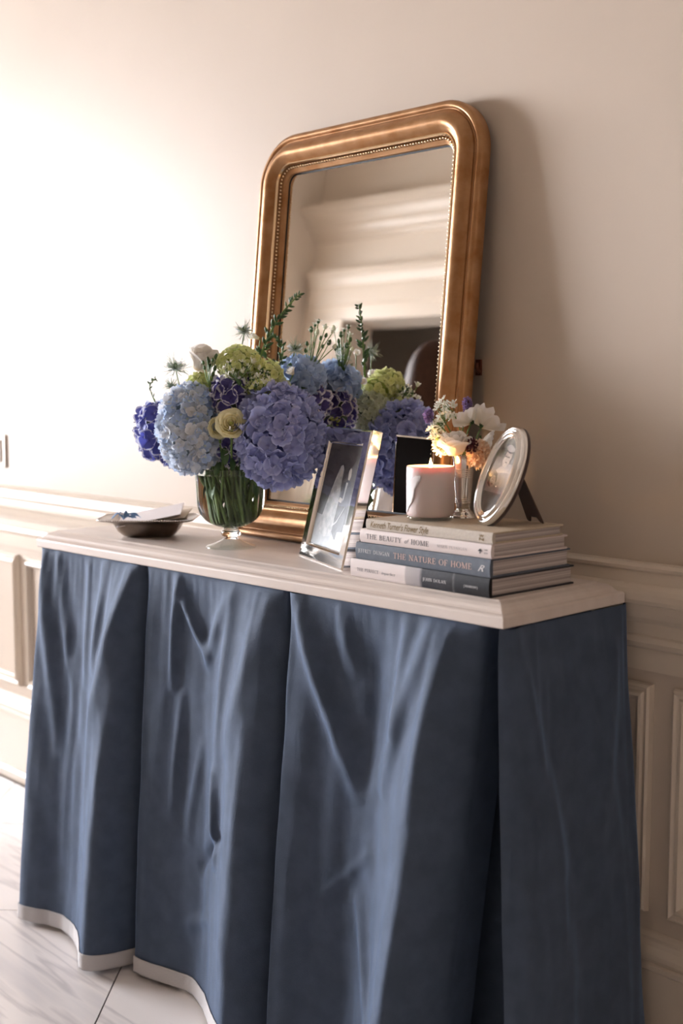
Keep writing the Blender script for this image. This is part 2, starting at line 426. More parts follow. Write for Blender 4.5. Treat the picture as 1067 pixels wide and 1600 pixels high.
fronts = [
    ((-.622, -YT), .375, (-.594, -YT), .370, [(0, .070), (.06, .108), (.30, .080), (.48, .078), (.66, .104), (.84, .140), (.91, .132), (.96, .10), (1, .05)],
     [(.04, .0, .30, .55, .006, .05), (.95, .02, .62, .5, .010, .07), (.5, .03, .52, .35, .004, .035), (.68, .02, .62, .3, .005, .04), (.2, .02, .42, .45, .004, .04), (.75, .35, .62, .75, .006, .06)], 1.3),
    ((-.243, -YT), .408, (-.222, -YT), .402, [(0, .052), (.06, .076), (.30, .056), (.46, .054), (.66, .084), (.84, .120), (.91, .112), (.96, .085), (1, .045)],
     [(.26, .02, .24, .30, .009, .028), (.28, .05, .50, .20, .008, .03), (.62, .04, .46, .22, .006, .04), (.66, .03, .60, .45, .006, .04), (.60, .45, .66, .66, .009, .035), (.68, .58, .45, .70, -.008, .03), (.30, .3, .26, .62, .006, .03), (.9, .05, .7, .4, .006, .06), (.35, .85, .60, .78, .004, .03), (.45, .4, .35, .65, .004, .03)], 4.7),
    ((.170, -YT), .420, (.184, -YT), .345, [(0, .050), (.05, .086), (.25, .060), (.42, .044), (.54, .054), (.70, .088), (.84, .124), (.90, .116), (.95, .085), (1, .045)],
     [(.05, .0, .45, .42, .011, .045), (.30, .03, .40, .16, .006, .04), (.78, .03, .58, .38, .009, .05), (.86, .04, .84, .4, .008, .05), (.66, .02, .64, .25, .006, .03), (.30, .62, .55, .50, .004, .025), (.48, .62, .75, .95, .007, .04), (.5, .1, .47, .4, -.006, .05)], 8.2)]
for A, l0, Ab, l1, bp, rd, sd in fronts:
    skirt_panel(skirt_fn(A, (1, 0), (0, -1), l0, Ab, l1, bp, rd, sd), 110, 150)
# right and left ends
skirt_panel(skirt_fn((.630, -.1525), (0, 1), (1, 0), .316, (.642, -.188), .352,
                     [(0, .045), (.08, .062), (.4, .056), (.75, .062), (.94, .058), (1, .050)],
                     [(.06, .0, .35, .5, .005, .06), (.9, .02, .6, .5, .004, .06), (.3, .3, .4, .9, .004, .06)], 12.6), 60, 110, ret=(0, 0))
skirt_panel(skirt_fn((-.622, .146), (0, -1), (-1, 0), .288, (-.626, .146), .340,
                     [(0, .03), (.3, .04), (.6, .035), (.9, .05), (1, .04)], [], 15.1), 40, 60, ret=(0, 0))
# inner inserts that close the pleats
for xa, xb, xm in ((-.29, -.20, 0), (.12, .22, 0)):
    V = [(xa, -YT + .045, ZT), (xb, -YT + .045, ZT), (xb, -YT - .005, ZB), (xa, -YT - .005, ZB)]
    mesh('pleat_insert', V, [(0, 3, 2, 1)], m_velvet, tab)
V = [(.34, -.025, ZT), (.585, -.025, ZT), (.585, .13, ZT), (.34, -.035, ZB), (.60, -.035, ZB), (.60, .13, ZB)]
mesh('pleat_insert', V, [(0, 3, 4, 1), (1, 4, 5, 2)], m_velvet, tab)

# ------------------------------------------------------------------ gilded mirror leaning on the wall
MTH = math.radians(5.7)
mir = thing('leaning_mirror', 'gilded wooden mirror with rounded top corners and beaded inner edge leaning on wall', 'mirror', (-.004, -.040, TZ), (-MTH, 0, 0))
MA, MH, MR = .300, .808, .098
def mloop(d, h, n=18):
    R = max(MR - d, .006); a = MA - d; top = MH - d; P = [(-a, -h, d), (a, -h, d)]
    for i in range(n + 1):
        w = PI / 2 * i / n; P.append((a - R + R * math.cos(w), -h, top - R + R * math.sin(w)))
    for i in range(n + 1):
        w = PI / 2 + PI / 2 * i / n; P.append((-a + R + R * math.cos(w), -h, top - R + R * math.sin(w)))
    return P
def mring(prof, name, mat, smooth=True):
    V, Fc = [], []; 
    for d, h in prof: L = mloop(d, h); V += L
    n = len(L)
    for q in range(len(prof) - 1):
        for i in range(n):
            j = (i + 1) % n; Fc.append((q * n + i, q * n + j, (q + 1) * n + j, (q + 1) * n + i))
    o = mesh(name, V, Fc, mat, mir, smooth)
    if smooth:
        e = o.modifiers.new('split', 'EDGE_SPLIT'); e.split_angle = math.radians(40)
    return o
def smoothprof(pts, n=4):
    out = []
    P = [Vector((a, b)) for a, b in pts]
    for i in range(len(P) - 1):
        p0, p1, p2, p3 = P[max(i - 1, 0)], P[i], P[i + 1], P[min(i + 2, len(P) - 1)]
        for k in range(n):
            t = k / n
            out.append(.5 * ((2 * p1) + (p2 - p0) * t + (2 * p0 - 5 * p1 + 4 * p2 - p3) * t * t + (3 * p1 - p0 - 3 * p2 + p3) * t ** 3))
    out.append(P[-1]); return [(p.x, p.y) for p in out]
mring([(.004, 0), (0, .002), (0, .020), (.002, .0235)], 'frame_side', m_gold)
mring(smoothprof([(.002, .0235), (.006, .0265), (.011, .0265), (.015, .0225), (.0175, .0235), (.0185, .026), (.026, .035), (.036, .0400), (.045, .0385), (.052, .032), (.0565, .026)]), 'frame_moulding', m_gold)
mring([(.0565, .026), (.058, .0285), (.0605, .0285), (.062, .025)], 'inner_fillet', m_bead)
mring([(.062, .025), (.0625, .018), (.0690, .017), (.0700, .016), (.0745, .0135), (.0755, .008)], 'bead_channel', m_gold)
mring([(.0755, .0085), (.0785, .0072)], 'dark_rebate', m_black)
P = mloop(.076, .0070); mesh('mirror_glass', P, [tuple(range(len(P)))], m_mirror, mir)
P = mloop(.004, .0); mesh('back_board', P, [tuple(range(len(P) - 1, -1, -1))], m_brown, mir)
# the row of beads: far too small to pick apart
path = [Vector(p) for p in mloop(.0657, .0205)]; path.append(path[0])
seg = [(path[i + 1] - path[i]).length for i in range(len(path) - 1)]; tot = sum(seg); nb = int(tot / .0072)
sv, sf = lathegeo([(.0004, -.0031), (.0022, -.0022), (.0031, 0), (.0022, .0022), (.0004, .0031)], 7, True, True)
geos = []; i = 0; acc = 0
for b in range(nb):
    s = b * tot / nb
    while acc + seg[i] < s: acc += seg[i]; i += 1
    p = path[i].lerp(path[i + 1], (s - acc) / seg[i])
    geos.append(([(v[0] + p.x, v[2] + p.y, v[1] + p.z) for v in sv], sf))
bd = mesh('bead_row', *join(geos), m_bead, mir, True); bd['kind'] = 'stuff'
m_hook = M('reddish_wood', srgb(104, 54, 36), .6)
# peg peeping out behind the mirror
hk = thing('wall_hook', 'small reddish-brown wooden wall hook peeping out behind the mirror', 'hook', (.262, WY, 1.140))
mesh('hook_plate', *boxgeo(-.010, .002, -.004, 0, -.014, .014), m_hook, hk)
mesh('hook_arm', *tubegeo([(-.004, 0, -.008), (.001, -.010, -.006), (.005, -.018, .0), (.007, -.020, .008)], [.004, .0038, .0035, .003], 10), m_hook, hk, True)
hk.scale = (1, 1, 1)

# switch plate near the picture's left border
sw = thing('light_switch', 'white rocker light switch plate on beige wall above chair rail', 'switch', (-1.528, WY, .922))
box('plate', -.038, .038, -.006, 0, -.047, .047, m_trim, sw, .003)
box('rocker', -.016, .016, -.011, -.005, -.032, .032, m_trim, sw, .002)

# ------------------------------------------------------------------ books
def txtmesh(body, height, width, shear=0, bold=0):
    cu = bpy.data.curves.new('text', 'FONT'); cu.body = body; cu.size = 1; cu.shear = shear; cu.resolution_u = 3; cu.offset = bold
    ob = bpy.data.objects.new('text', cu); COL.objects.link(ob)
    dg = bpy.context.evaluated_depsgraph_get(); me = bpy.data.meshes.new_from_object(ob.evaluated_get(dg))
    bpy.data.objects.remove(ob); bpy.data.curves.remove(cu)
    xs = [v.co.x for v in me.vertices]; ys = [v.co.y for v in me.vertices]
    x0, x1 = min(xs), max(xs)
    s = height / .73
    for v in me.vertices: v.co = Vector(((v.co.x - x0) * width / (x1 - x0), 0, v.co.y * s))
    return me
# roman capitals with serifs, drawn stroke by stroke on a unit height
def _V(x, y0=0, y1=1, w=.125): return [[(x - w / 2, y0), (x + w / 2, y0), (x + w / 2, y1), (x - w / 2, y1)]]
def _H(x0, x1, y, w=.055): return [[(x0, y - w / 2), (x1, y - w / 2), (x1, y + w / 2), (x0, y + w / 2)]]
def _D(x0, y0, x1, y1, w): return [[(x0 - w / 2, y0), (x0 + w / 2, y0), (x1 + w / 2, y1), (x1 - w / 2, y1)]]
def _S(x, y, h=.13): return _H(x - h, x + h, y + (.0275 if y < .5 else -.0275))
def _O(cx, cy, rx, ry, a0, a1, thick=.14, thin=.055, n=14):
    out = []
    def pt(a, inner):
        c, q = math.cos(a), math.sin(a); t = thin + (thick - thin) * c * c if inner else 0
        return (cx + (rx - t) * c, cy + (ry - (thin if inner else 0)) * q)
    for i in range(n):
        b0, b1 = math.radians(a0 + (a1 - a0) * i / n), math.radians(a0 + (a1 - a0) * (i + 1) / n)
        out.append([pt(b0, 0), pt(b1, 0), pt(b1, 1), pt(b0, 1)])
    return out
def _tick(x, y0, y1): return _V(x, y0, y1, .05)
GLY = {
    'A': (.78, _D(.08, 0, .38, 1, .05) + _D(.66, 0, .36, 1, .13) + _H(.18, .58, .34) + _S(.08, 0, .10) + _S(.66, 0)),
    'B': (.68, _V(.15) + _O(.30, .755, .27, .245, -90, 90) + _O(.32, .265, .31, .265, -90, 90) + _H(.03, .32, .9725) + _H(.15, .32, .52) + _H(.03, .32, .0275)),
    'C': (.78, _O(.42, .5, .39, .5, 42, 318) + _tick(.70, .68, .95) + _tick(.70, .05, .25)),
    'D': (.82, _V(.15) + _O(.30, .5, .48, .5, -90, 90) + _H(.03, .32, .9725) + _H(.03, .32, .0275)),
    'E': (.64, _V(.15) + _H(.03, .56, .9725) + _H(.15, .44, .51) + _H(.03, .58, .0275) + _tick(.55, .78, 1) + _tick(.43, .40, .62) + _tick(.57, 0, .24)),
    'F': (.60, _V(.15) + _H(.03, .56, .9725) + _H(.15, .44, .51) + _S(.15, 0) + _tick(.55, .78, 1) + _tick(.43, .40, .62)),
    'G': (.84, _O(.42, .5, .39, .5, 42, 318) + _V(.70, .05, .42) + _S(.70, .42, .12) + _tick(.70, .70, .95)),
    'H': (.86, _V(.16) + _V(.68) + _H(.16, .68, .51) + _S(.16, 0) + _S(.68, 0) + _S(.16, 1) + _S(.68, 1)),
    'I': (.34, _V(.16) + _S(.16, 0) + _S(.16, 1)),
    'J': (.40, _V(.22, -.1, 1) + _S(.22, 1) + _O(.08, -.08, .20, .14, -100, 0)),
    'L': (.60, _V(.15) + _S(.15, 1) + _H(.03, .56, .0275) + _tick(.55, 0, .26)),
    'M': (1.0, _V(.14, 0, 1, .06) + _V(.82) + _D(.46, 0, .16, 1, .13) + _D(.46, 0, .78, 1, .05) + _S(.14, 0) + _S(.82, 0) + _S(.12, 1, .1) + _S(.84, 1, .1)),
    'N': (.86, _V(.15, 0, 1, .06) + _V(.70, 0, 1, .06) + _D(.68, 0, .18, 1, .14) + _S(.15, 0) + _S(.70, 1) + _S(.12, 1, .1)),
    'O': (.88, _O(.43, .5, .40, .5, 0, 360, n=26)),
    'P': (.64, _V(.15) + _O(.30, .73, .29, .27, -90, 90) + _H(.03, .32, .9725) + _H(.15, .32, .48) + _S(.15, 0)),
    'R': (.74, _V(.15) + _O(.30, .74, .28, .26, -90, 90) + _H(.03, .32, .9725) + _H(.15, .32, .50) + _S(.15, 0) + _D(.64, 0, .34, .5, .14) + _S(.66, 0, .09)),
    'T': (.72, _V(.34) + _H(.03, .65, .9725) + _S(.34, 0) + _tick(.05, .76, 1) + _tick(.63, .76, 1)),
    'U': (.82, _V(.16, .3, 1) + _V(.64, .3, 1, .06) + _O(.40, .32, .30, .32, 180, 360) + _S(.16, 1) + _S(.64, 1, .11)),
    'Y': (.76, _V(.36, 0, .5) + _D(.36, .45, .10, 1, .13) + _D(.36, .45, .64, 1, .05) + _S(.36, 0) + _S(.10, 1, .11) + _S(.64, 1, .10)),
    ' ': (.42, [])}
def serifmesh(body, height, width):
    V, Fc = [], []; x = 0
    for chh in body:
        w, polys = GLY[chh]
        for p in polys:
            n0 = len(V); V += [(x + a, 0, b) for a, b in p]; Fc.append(tuple(range(n0, n0 + len(p))))
        x += w + .05
    sx = width / x
    me = bpy.data.meshes.new('spine_title'); me.from_pydata([(a * sx, 0, c * height) for a, b, c in V], [], Fc); me.update(); return me
m_pages = M('page_edges', srgb(206, 196, 192), .8, col2=srgb(160, 148, 144), nscale=1.0, ndetail=2, stretch=(2, 2, 900), ramp=(.40, .60))
def book(label, x0, x1, y0, y1, z0, z1, cover, texts, spine_mat=None, rot=0, board=.0028):
    cx, cy = (x0 + x1) / 2, (y0 + y1) / 2; hx, hy = (x1 - x0) / 2, (y1 - y0) / 2; h = z1 - z0
    t = thing('book', label, 'book', (cx, cy, z0), (0, 0, rot), 'coffee table books stacked on the console table')
    for nm, a, b in (('bottom_board', 0, board), ('top_board', h - board, h)):
        box(nm, -hx, hx, -hy + .004, hy, a, b, cover, t, .0008)
    # spine, slightly rounded
    V, Fc = [], []; n = 8
    pr = []
    for i in range(n + 1):
        w = i / n; pr.append((-hy - .0022 * math.sin(PI * w) ** .7 + .0028, .0002 + (h - .0004) * w))
    pr += [(-hy + .008, h - .0002), (-hy + .008, .0002)]
    sp = mesh('spine', *extrude_x(pr, -hx, hx), spine_mat or cover, t)
    bev(sp, .0006, 2)
    box('pages', -hx + .004, hx - .0035, -hy + .0085, hy - .004, board, h - board, m_pages, t)
    for body, f0, f1, zc, ch, mat, shear, bold in texts:
        w = (f1 - f0) * 2 * hx
        me = serifmesh(body, ch, w) if shear == 0 and len(body) > 2 and all(q in GLY for q in body) else txtmesh(body, ch, w, shear, bold)
        link('spine_title', me, mat, sp, (-hx + f0 * 2 * hx, -hy + .0003, zc * h - ch / 2))
    return t
m_goldfoil = M('gold_foil', srgb(116, 88, 22), .4, .2)
m_ink = M('grey_ink', srgb(70, 68, 72), .7); m_inkl = M('pale_grey_ink', srgb(164, 156, 158), .7)
m_rose = M('rose_foil', srgb(222, 186, 172), .5); m_white = M('white_ink', srgb(226, 222, 222), .6)
m_dark = M('dark_ink', srgb(40, 38, 42), .7)
m_linen = M('cream_linen_cloth', srgb(196, 180, 158), .85, col2=srgb(186, 170, 148), nscale=300, bump=.3, bscale=900)
m_spl = M('pale_linen_spine', srgb(208, 198, 186), .85, col2=srgb(200, 189, 177), nscale=300, bump=.3, bscale=900)
m_pink = M('blush_paper', srgb(222, 208, 204), .55)
m_slate = M('slate_cloth', srgb(94, 102, 114), .7, col2=srgb(86, 94, 106), nscale=120, bump=.12, bscale=1500)
m_jack = M('grey_jacket', srgb(46, 46, 52), .45)
# photographic jacket: blush at the head, then a misty grey photograph
m_photo = bpy.data.materials.new('photographic_jacket'); m_photo.use_nodes = True
_n = m_photo.node_tree.nodes; _l = m_photo.node_tree.links
_tc = _n.new('ShaderNodeTexCoord'); _sx = _n.new('ShaderNodeSeparateXYZ'); _l.new(_tc.outputs['Object'], _sx.inputs[0])
_nz = _n.new('ShaderNodeTexNoise'); _nz.inputs['Scale'].default_value = 160; _nz.inputs['Detail'].default_value = 6; _l.new(_tc.outputs['Object'], _nz.inputs['Vector'])
_mr = _n.new('ShaderNodeMapRange'); _mr.inputs[1].default_value = -.147; _mr.inputs[2].default_value = .147; _l.new(_sx.outputs[0], _mr.inputs[0])
_cr = _n.new('ShaderNodeValToRGB'); _e = _cr.color_ramp.elements
_e[0].position = 0; _e[0].color = srgb(222, 210, 207); _e[1].position = 1; _e[1].color = srgb(24, 24, 28)
for ps, c in ((.415, (222, 210, 207)), (.425, (176, 168, 168)), (.52, (160, 154, 156)), (.545, (52, 52, 58)), (.70, (46, 46, 52)), (.755, (34, 34, 38)), (.76, (96, 94, 96)), (.775, (28, 28, 33))):
    k = _e.new(ps); k.color = srgb(*c)
_mx = _n.new('ShaderNodeMix'); _mx.data_type = 'RGBA'; _mx.blend_type = 'OVERLAY'
_l.new(_mr.outputs[0], _cr.inputs[0]); _l.new(_cr.outputs[0], _mx.inputs[6]); _l.new(_nz.outputs[0], _mx.inputs[7])
_gt = _n.new('ShaderNodeMath'); _gt.operation = 'GREATER_THAN'; _gt.inputs[1].default_value = .53; _l.new(_mr.outputs[0], _gt.inputs[0])
_ml = _n.new('ShaderNodeMath'); _ml.operation = 'MULTIPLY'; _ml.inputs[1].default_value = .7; _l.new(_gt.outputs[0], _ml.inputs[0]); _l.new(_ml.outputs[0], _mx.inputs[0])
_l.new(_mx.outputs[2], _n['Principled BSDF'].inputs['Base Color']); _n['Principled BSDF'].inputs['Roughness'].default_value = .5; _n['Principled BSDF'].inputs['Specular IOR Level'].default_value = .25

book('thick book with blush and grey photographic spine, bottom of the stack', .261, .556, -.268, -.064, TZ, .8297, m_jack, [
    ('THE PERFECT', .055, .225, .44, .0052, m_ink, 0, 0), ('imperfect', .245, .350, .44, .0046, m_ink, .35, 0),
    ('JOHN DOLAN', .55, .715, .47, .0050, m_white, 0, .01), ('[ RANDOM ]', .835, .925, .45, .0034, m_white, 0, 0)], m_photo)
book('slate blue cloth book with rose lettering, second from the bottom of the stack', .274, .558, -.269, -.077, .8299, .8575, m_slate, [
    ('JEFFREY', .022, .132, .52, .0060, m_white, 0, 0), ('DUNGAN', .148, .278, .52, .0060, m_white, 0, 0),
    ('THE NATURE OF HOME', .305, .88, .50, .0090, m_rose, 0, 0), ('R', .92, .965, .5, .0100, m_white, .5, 0)])
book('blush pink book with grey lettering, second from the top of the stack', .283, .559, -.268, -.086, .8577, .8795, m_pink, [
    ('THE BEAUTY', .055, .345, .50, .0078, m_ink, 0, 0), ('of', .365, .40, .50, .0070, m_ink, .4, 0), ('HOME', .415, .555, .50, .0078, m_ink, 0, 0),
    ('MARIE FLANIGAN', .615, .835, .46, .0042, m_inkl, 0, 0), ('GIBBS', .952, .978, .60, .0024, m_dark, 0, 0), ('SMITH', .952, .978, .38, .0024, m_dark, 0, 0)])
tree_bk = bpy.context.scene.objects['spine.002']
V = [(0, 0, .0075), (.0042, 0, .0035), (.0028, 0, .0032), (.0008, 0, .0036), (.0008, 0, 0), (-.0008, 0, 0), (-.0008, 0, .0036), (-.0028, 0, .0032), (-.0042, 0, .0035)]
mesh('publisher_mark', V, [(0, 1, 2, 3, 6, 7, 8), (3, 4, 5, 6)], m_dark, tree_bk, loc=(.276 * .425, -.091 + .0002, .007))
bk4 = book('cream linen book with gold script on spine, topmost of the stack', .297, .561, -.268, -.100, .8797, .8968, m_linen, [
    ("Kenneth Turner's Flower Style", .040, .520, .56, .0108, m_goldfoil, .42, .004), ('W', .905, .940, .66, .0042, m_goldfoil, 0, .02), ('N', .905, .940, .36, .0042, m_goldfoil, 0, .02)], m_spl)
BZ = .8970

# ------------------------------------------------------------------ candle
CX, CY = .375, -.200
can = thing('scented_candle', 'lit candle in a pinkish white tumbler with torn label on books', 'candle', (CX, CY, BZ))
m_tumb = M('blush_white_ceramic', srgb(216, 198, 195), .42, Subsurface_Weight=.25, Subsurface_Radius=(.02, .008, .005), Subsurface_Scale=.5)
m_wax = M('cream_wax', srgb(240, 222, 188), .4, Subsurface_Weight=.8, Subsurface_Radius=(.03, .014, .006), Subsurface_Scale=1)
R, H = .0382, .0850
mesh('tumbler', *lathegeo([(.001, .0055), (.034, .0055), (.0372, .0075), (R, .012), (R, H - .002), (R - .001, H), (R - .0025, H), (R - .0030, H - .002), (R - .0034, .060), (R - .0034, .012), (.001, .0095)], 64), m_tumb, can, True)
mesh('glass_base', *lathegeo([(.001, .0), (.033, .0), (.0362, .0015), (.0368, .004), (.0355, .0058), (.001, .0058)], 64), m_foot, can, True)
mesh('wax', *lathegeo([(.0006, .0745), (.010, .0740), (.025, .0752), (.0342, .0775), (.0346, .060), (.001, .060)], 48), m_wax, can, True)
wk = mesh('wick', *tubegeo([(0, 0, .073), (.0003, 0, .079), (.0012, 0, .083)], .0008, 8), m_black, can, True)
m_flame = bpy.data.materials.new('flame'); m_flame.use_nodes = True
_n = m_flame.node_tree.nodes; _b = _n['Principled BSDF']; _b.inputs['Emission Color'].default_value = (1, .62, .22, 1); _b.inputs['Emission Strength'].default_value = 22; _b.inputs['Base Color'].default_value = (1, .8, .5, 1)
mesh('flame', *lathegeo([(.0003, .0795), (.0020, .0815), (.0030, .0850), (.0024, .0890), (.0012, .0930), (.0002, .0975)], 14), m_flame, can, True)
lt = bpy.data.lights.new('candle_light', 'POINT'); lt.energy = .30; lt.color = (1, .55, .22); lt.shadow_soft_size = .004
lo = bpy.data.objects.new('candle_light', lt); COL.objects.link(lo); lo.parent = can; lo.location = (0, 0, .093)
# torn paper label wrapped round the left front of the tumbler
ca = math.atan2(CAM.y - CY, CAM.x - CX)
lab = []
rows = 26; rnd = random.Random(3)
V, Fc = [], []
for i in range(rows + 1):
    z = .012 + .060 * i / rows
    wdt = hermite([(0, .12), (.15, .30), (.3, .52), (.45, .62), (.6, .66), (.8, .84), (.93, .98), (1, .92)], i / rows)
    lft = hermite([(0, .02), (.3, .10), (.55, .05), (.8, .12), (1, .72)], i / rows)
    for k in range(7):
        a0 = lft; a1 = wdt + rnd.uniform(-.02, .02); a = -1.35 + (a0 + (a1 - a0) * k / 6)
        w = ca + a; r = R + .0006 + (.0008 if k == 6 else 0)
        V.append((r * math.cos(w), r * math.sin(w), z))
for i in range(rows):
    for k in range(6): Fc.append((i * 7 + k, i * 7 + k + 1, (i + 1) * 7 + k + 1, (i + 1) * 7 + k))
m_paper = M('white_paper', srgb(238, 232, 232), .7)
lb = mesh('torn_label', V, Fc, m_paper, can, True); s = lb.modifiers.new('thick', 'SOLIDIFY'); s.thickness = .0007

# ------------------------------------------------------------------ rectangular photo frame
def flat(name, pts, y, mat, parent):
    """flat printed shape lying on the picture (x, z outline)"""
    V = [(x, y, z) for x, z in pts]; return mesh(name, V, [tuple(range(len(pts)))], mat, parent)
pf = thing('photo_frame', 'rectangular polished silver frame with black and white wedding photograph', 'photo frame', (.119, -.209, TZ + .0005), (-math.radians(13.3), 0, -.3596))
FW_, FHt = .209, .2405
def frame_ring(prof, w, h, name, mat, parent):
    V, Fc = [], []
    for d, dep in prof:
        for x, z in ((-w / 2 + d, d), (w / 2 - d, d), (w / 2 - d, h - d), (-w / 2 + d, h - d)): V.append((x, -dep, z))
    for q in range(len(prof) - 1):
        for i in range(4):
            j = (i + 1) % 4; Fc.append((q * 4 + i, q * 4 + j, (q + 1) * 4 + j, (q + 1) * 4 + i))
    return mesh(name, V, Fc, mat, parent)
frame_ring([(.003, -.022), (0, -.020), (0, -.002), (.0025, 0), (.0035, .0004), (.024, .0004), (.0255, -.001), (.0275, -.0035), (.0290, -.0035), (.030, -.006)], FW_, FHt, 'silver_border', m_silver, pf)
m_back = M('black_velvet_back', srgb(24, 22, 24), .9)
box('back_board', -FW_ / 2 + .004, FW_ / 2 - .004, .0185, .022, .004, FHt - .004, m_back, pf)
mesh('easel_leg', [(-.03, .022, .16), (.03, .022, .16), (.035, .095, .0225), (-.035, .095, .0225), (-.03, .025, .16), (.03, .025, .16), (.035, .098, .0232), (-.035, .098, .0232)],
     [(0, 1, 2, 3), (4, 7, 6, 5), (0, 3, 7, 4), (1, 5, 6, 2), (0, 4, 5, 1), (3, 2, 6, 7)], m_back, pf)
m_print = M('monochrome_print', srgb(104, 108, 112), .5, col2=srgb(80, 82, 84), nscale=40)
m_p1 = M('print_pale', srgb(196, 198, 198), .5, col2=srgb(160, 164, 168), nscale=90); m_p2 = M('print_dark', srgb(42, 46, 54), .5, col2=srgb(58, 62, 72), nscale=60)
m_p3 = M('print_ground', srgb(158, 163, 168), .5, col2=srgb(178, 182, 186), nscale=50); m_p4 = M('print_top', srgb(70, 66, 62), .5, col2=srgb(86, 80, 74), nscale=30); m_p5 = M('print_skin', srgb(196, 192, 186), .5)
pr = box('photograph', -.0755, .0755, .0062, .0075, .029, FHt - .029, m_print, pf)
X0, X1, Z0, Z1 = -.0753, .0753, .0295, FHt - .0295
flat('print_tone', [(X0, Z0), (X1, Z0), (X1, Z0 + .045), (X0, Z0 + .055)], .0061, m_p3, pr)
flat('print_tone', [(X0, Z1 - .075), (X1, Z1 - .085), (X1, Z1), (X0, Z1)], .0061, m_p4, pr)
flat('print_figure', [(-.058, .052), (-.02, .046), (.006, .05), (.012, .09), (.012, .125), (.008, .15), (.008, .168), (.0, .176), (-.008, .174), (-.014, .165), (-.026, .14), (-.042, .10)], .0060, m_p1, pr)
flat('print_figure', [(.010, .058), (.026, .046), (.032, .046), (.034, .060), (.056, .062), (.060, .10), (.056, .136), (.047, .150), (.036, .151), (.022, .146), (.016, .12)], .0059, m_p2, pr)
flat('print_face', [(.034, .152), (.041, .151), (.045, .158), (.043, .170), (.037, .173), (.032, .167)], .0058, m_p5, pr)
flat('print_face', [(-.004, .156), (.003, .155), (.006, .162), (.003, .168), (-.003, .167)], .0058, m_p5, pr)
flat('print_detail', [(.030, .147), (.038, .147), (.034, .118), (.029, .112)], .0058, m_p1, pr)
flat('print_detail', [(.012, .112), (.026, .110), (.028, .118), (.016, .120)], .0057, m_p5, pr)
flat('print_detail', [(-.012, .06), (.022, .078), (.046, .105), (.047, .103), (.024, .075), (-.010, .057)], .0056, m_p1, pr)
box('glass_pane', -.0755, .0755, .0040, .0052, .029, FHt - .029, m_pane, pf)

# ------------------------------------------------------------------ oval photo frame
of = thing('photo_frame', 'oval polished silver frame with brown easel back standing on the top book', 'photo frame', (.486, -.203, BZ + .0005), (-math.radians(22), 0, -.33))
SA, SB = .0535, .0805
def ovalring(prof, name, mat, n=72):
    V, Fc = [], []
    for d, h in prof:
        for i in range(n):
            w = 2 * PI * i / n; V.append(((SA - d) * math.cos(w), -h, SB + (SB - d) * math.sin(w)))
    for q in range(len(prof) - 1):
        for i in range(n):
            j = (i + 1) % n; Fc.append((q * n + i, q * n + j, (q + 1) * n + j, (q + 1) * n + i))
    return mesh(name, V, Fc, mat, of, True)
ovalring(smoothprof([(0, -.004), (.0, 0), (.0025, .0035), (.0055, .0045), (.0075, .0030), (.0085, .0036), (.011, .0070), (.0135, .0072), (.0155, .0045), (.0165, .0046), (.0180, .0052), (.0195, .0035), (.0200, .0)], 4), 'silver_border', m_silver)
bo = ovalring([(.0, -.004), (.0002, -.010), (.003, -.011), (.052, -.011)], 'back_board', m_brown)
mesh('photograph', [((SA - .0195) * math.cos(2 * PI * i / 48), -.0005, SB + (SB - .0195) * math.sin(2 * PI * i / 48)) for i in range(48)], [tuple(range(48))], M('grey_print', srgb(112, 108, 104), .5, col2=srgb(92, 88, 84), nscale=70), of)
ph = bpy.context.scene.objects['photograph.001']
def blob(cx, cz, rx, rz, n=18, seed=0, tilt=0):
    r = random.Random(seed); out = []
    for i in range(n):
        w = 2 * PI * i / n; k = 1 + r.uniform(-.08, .08); x, z = rx * k * math.cos(w), rz * k * math.sin(w)
        out.append((cx + x * math.cos(tilt) - z * math.sin(tilt), cz + x * math.sin(tilt) + z * math.cos(tilt)))
    return out
mo1 = M('print_skin_tone', srgb(178, 166, 156), .5, col2=srgb(150, 138, 128), nscale=160); mo2 = M('print_hair', srgb(44, 42, 42), .5, col2=srgb(66, 62, 60), nscale=200); mo3 = M('print_cloth', srgb(158, 152, 148), .5, col2=srgb(134, 128, 124), nscale=60); mo4 = M('print_leaves', srgb(66, 68, 62), .5, col2=srgb(98, 100, 92), nscale=90)
def inell(pts):
    o = []
    for x, z in pts:
        q = math.hypot(x / (SA - .0203), (z - SB) / (SB - .0203)); s = min(1, 1 / max(q, 1e-6)); o.append((x * s, SB + (z - SB) * s))
    return o
flat('print_tone', inell([(-.05, .120), (.05, .112), (.05, .16), (-.05, .16)] if False else [(-.030, .112), (.0, .108), (.030, .112), (.026, .126), (.014, .139), (0, .142), (-.014, .139), (-.026, .126)]), -.0008, mo4, ph)
flat('print_figure', inell([(-.034, .05), (.034, .045), (.036, .08), (.028, .098), (.012, .100), (-.006, .094), (-.02, .084), (-.033, .076)]), -.0009, mo3, ph)
flat('print_face', inell(blob(.006, .108, .0105, .0145, 18, 1, -.2)), -.0011, mo1, ph)
flat('print_detail', inell(blob(.007, .124, .0125, .0055, 16, 2, -.2)), -.0012, mo3, ph)
flat('print_hair', inell(blob(-.016, .074, .0125, .0130, 18, 3, .3)), -.0010, mo2, ph)
flat('print_face', inell(blob(-.013, .070, .0075, .0105, 16, 4, .3)), -.0012, mo1, ph)
for ex, ez in ((.002, .1115), (.0095, .1105), (-.0155, .0725), (-.0105, .0715)):
    flat('print_detail', inell(blob(ex, ez, .0012, .0008, 8, 5)), -.0013, mo2, ph)
for ex, ez in ((.006, .1015), (-.0125, .0655)):
    flat('print_detail', inell(blob(ex, ez, .0030, .0009, 10, 6, -.1)), -.0013, mo2, ph)
flat('print_hair', inell(blob(.0075, .1195, .0105, .0030, 16, 7, -.2)), -.00115, mo2, ph)
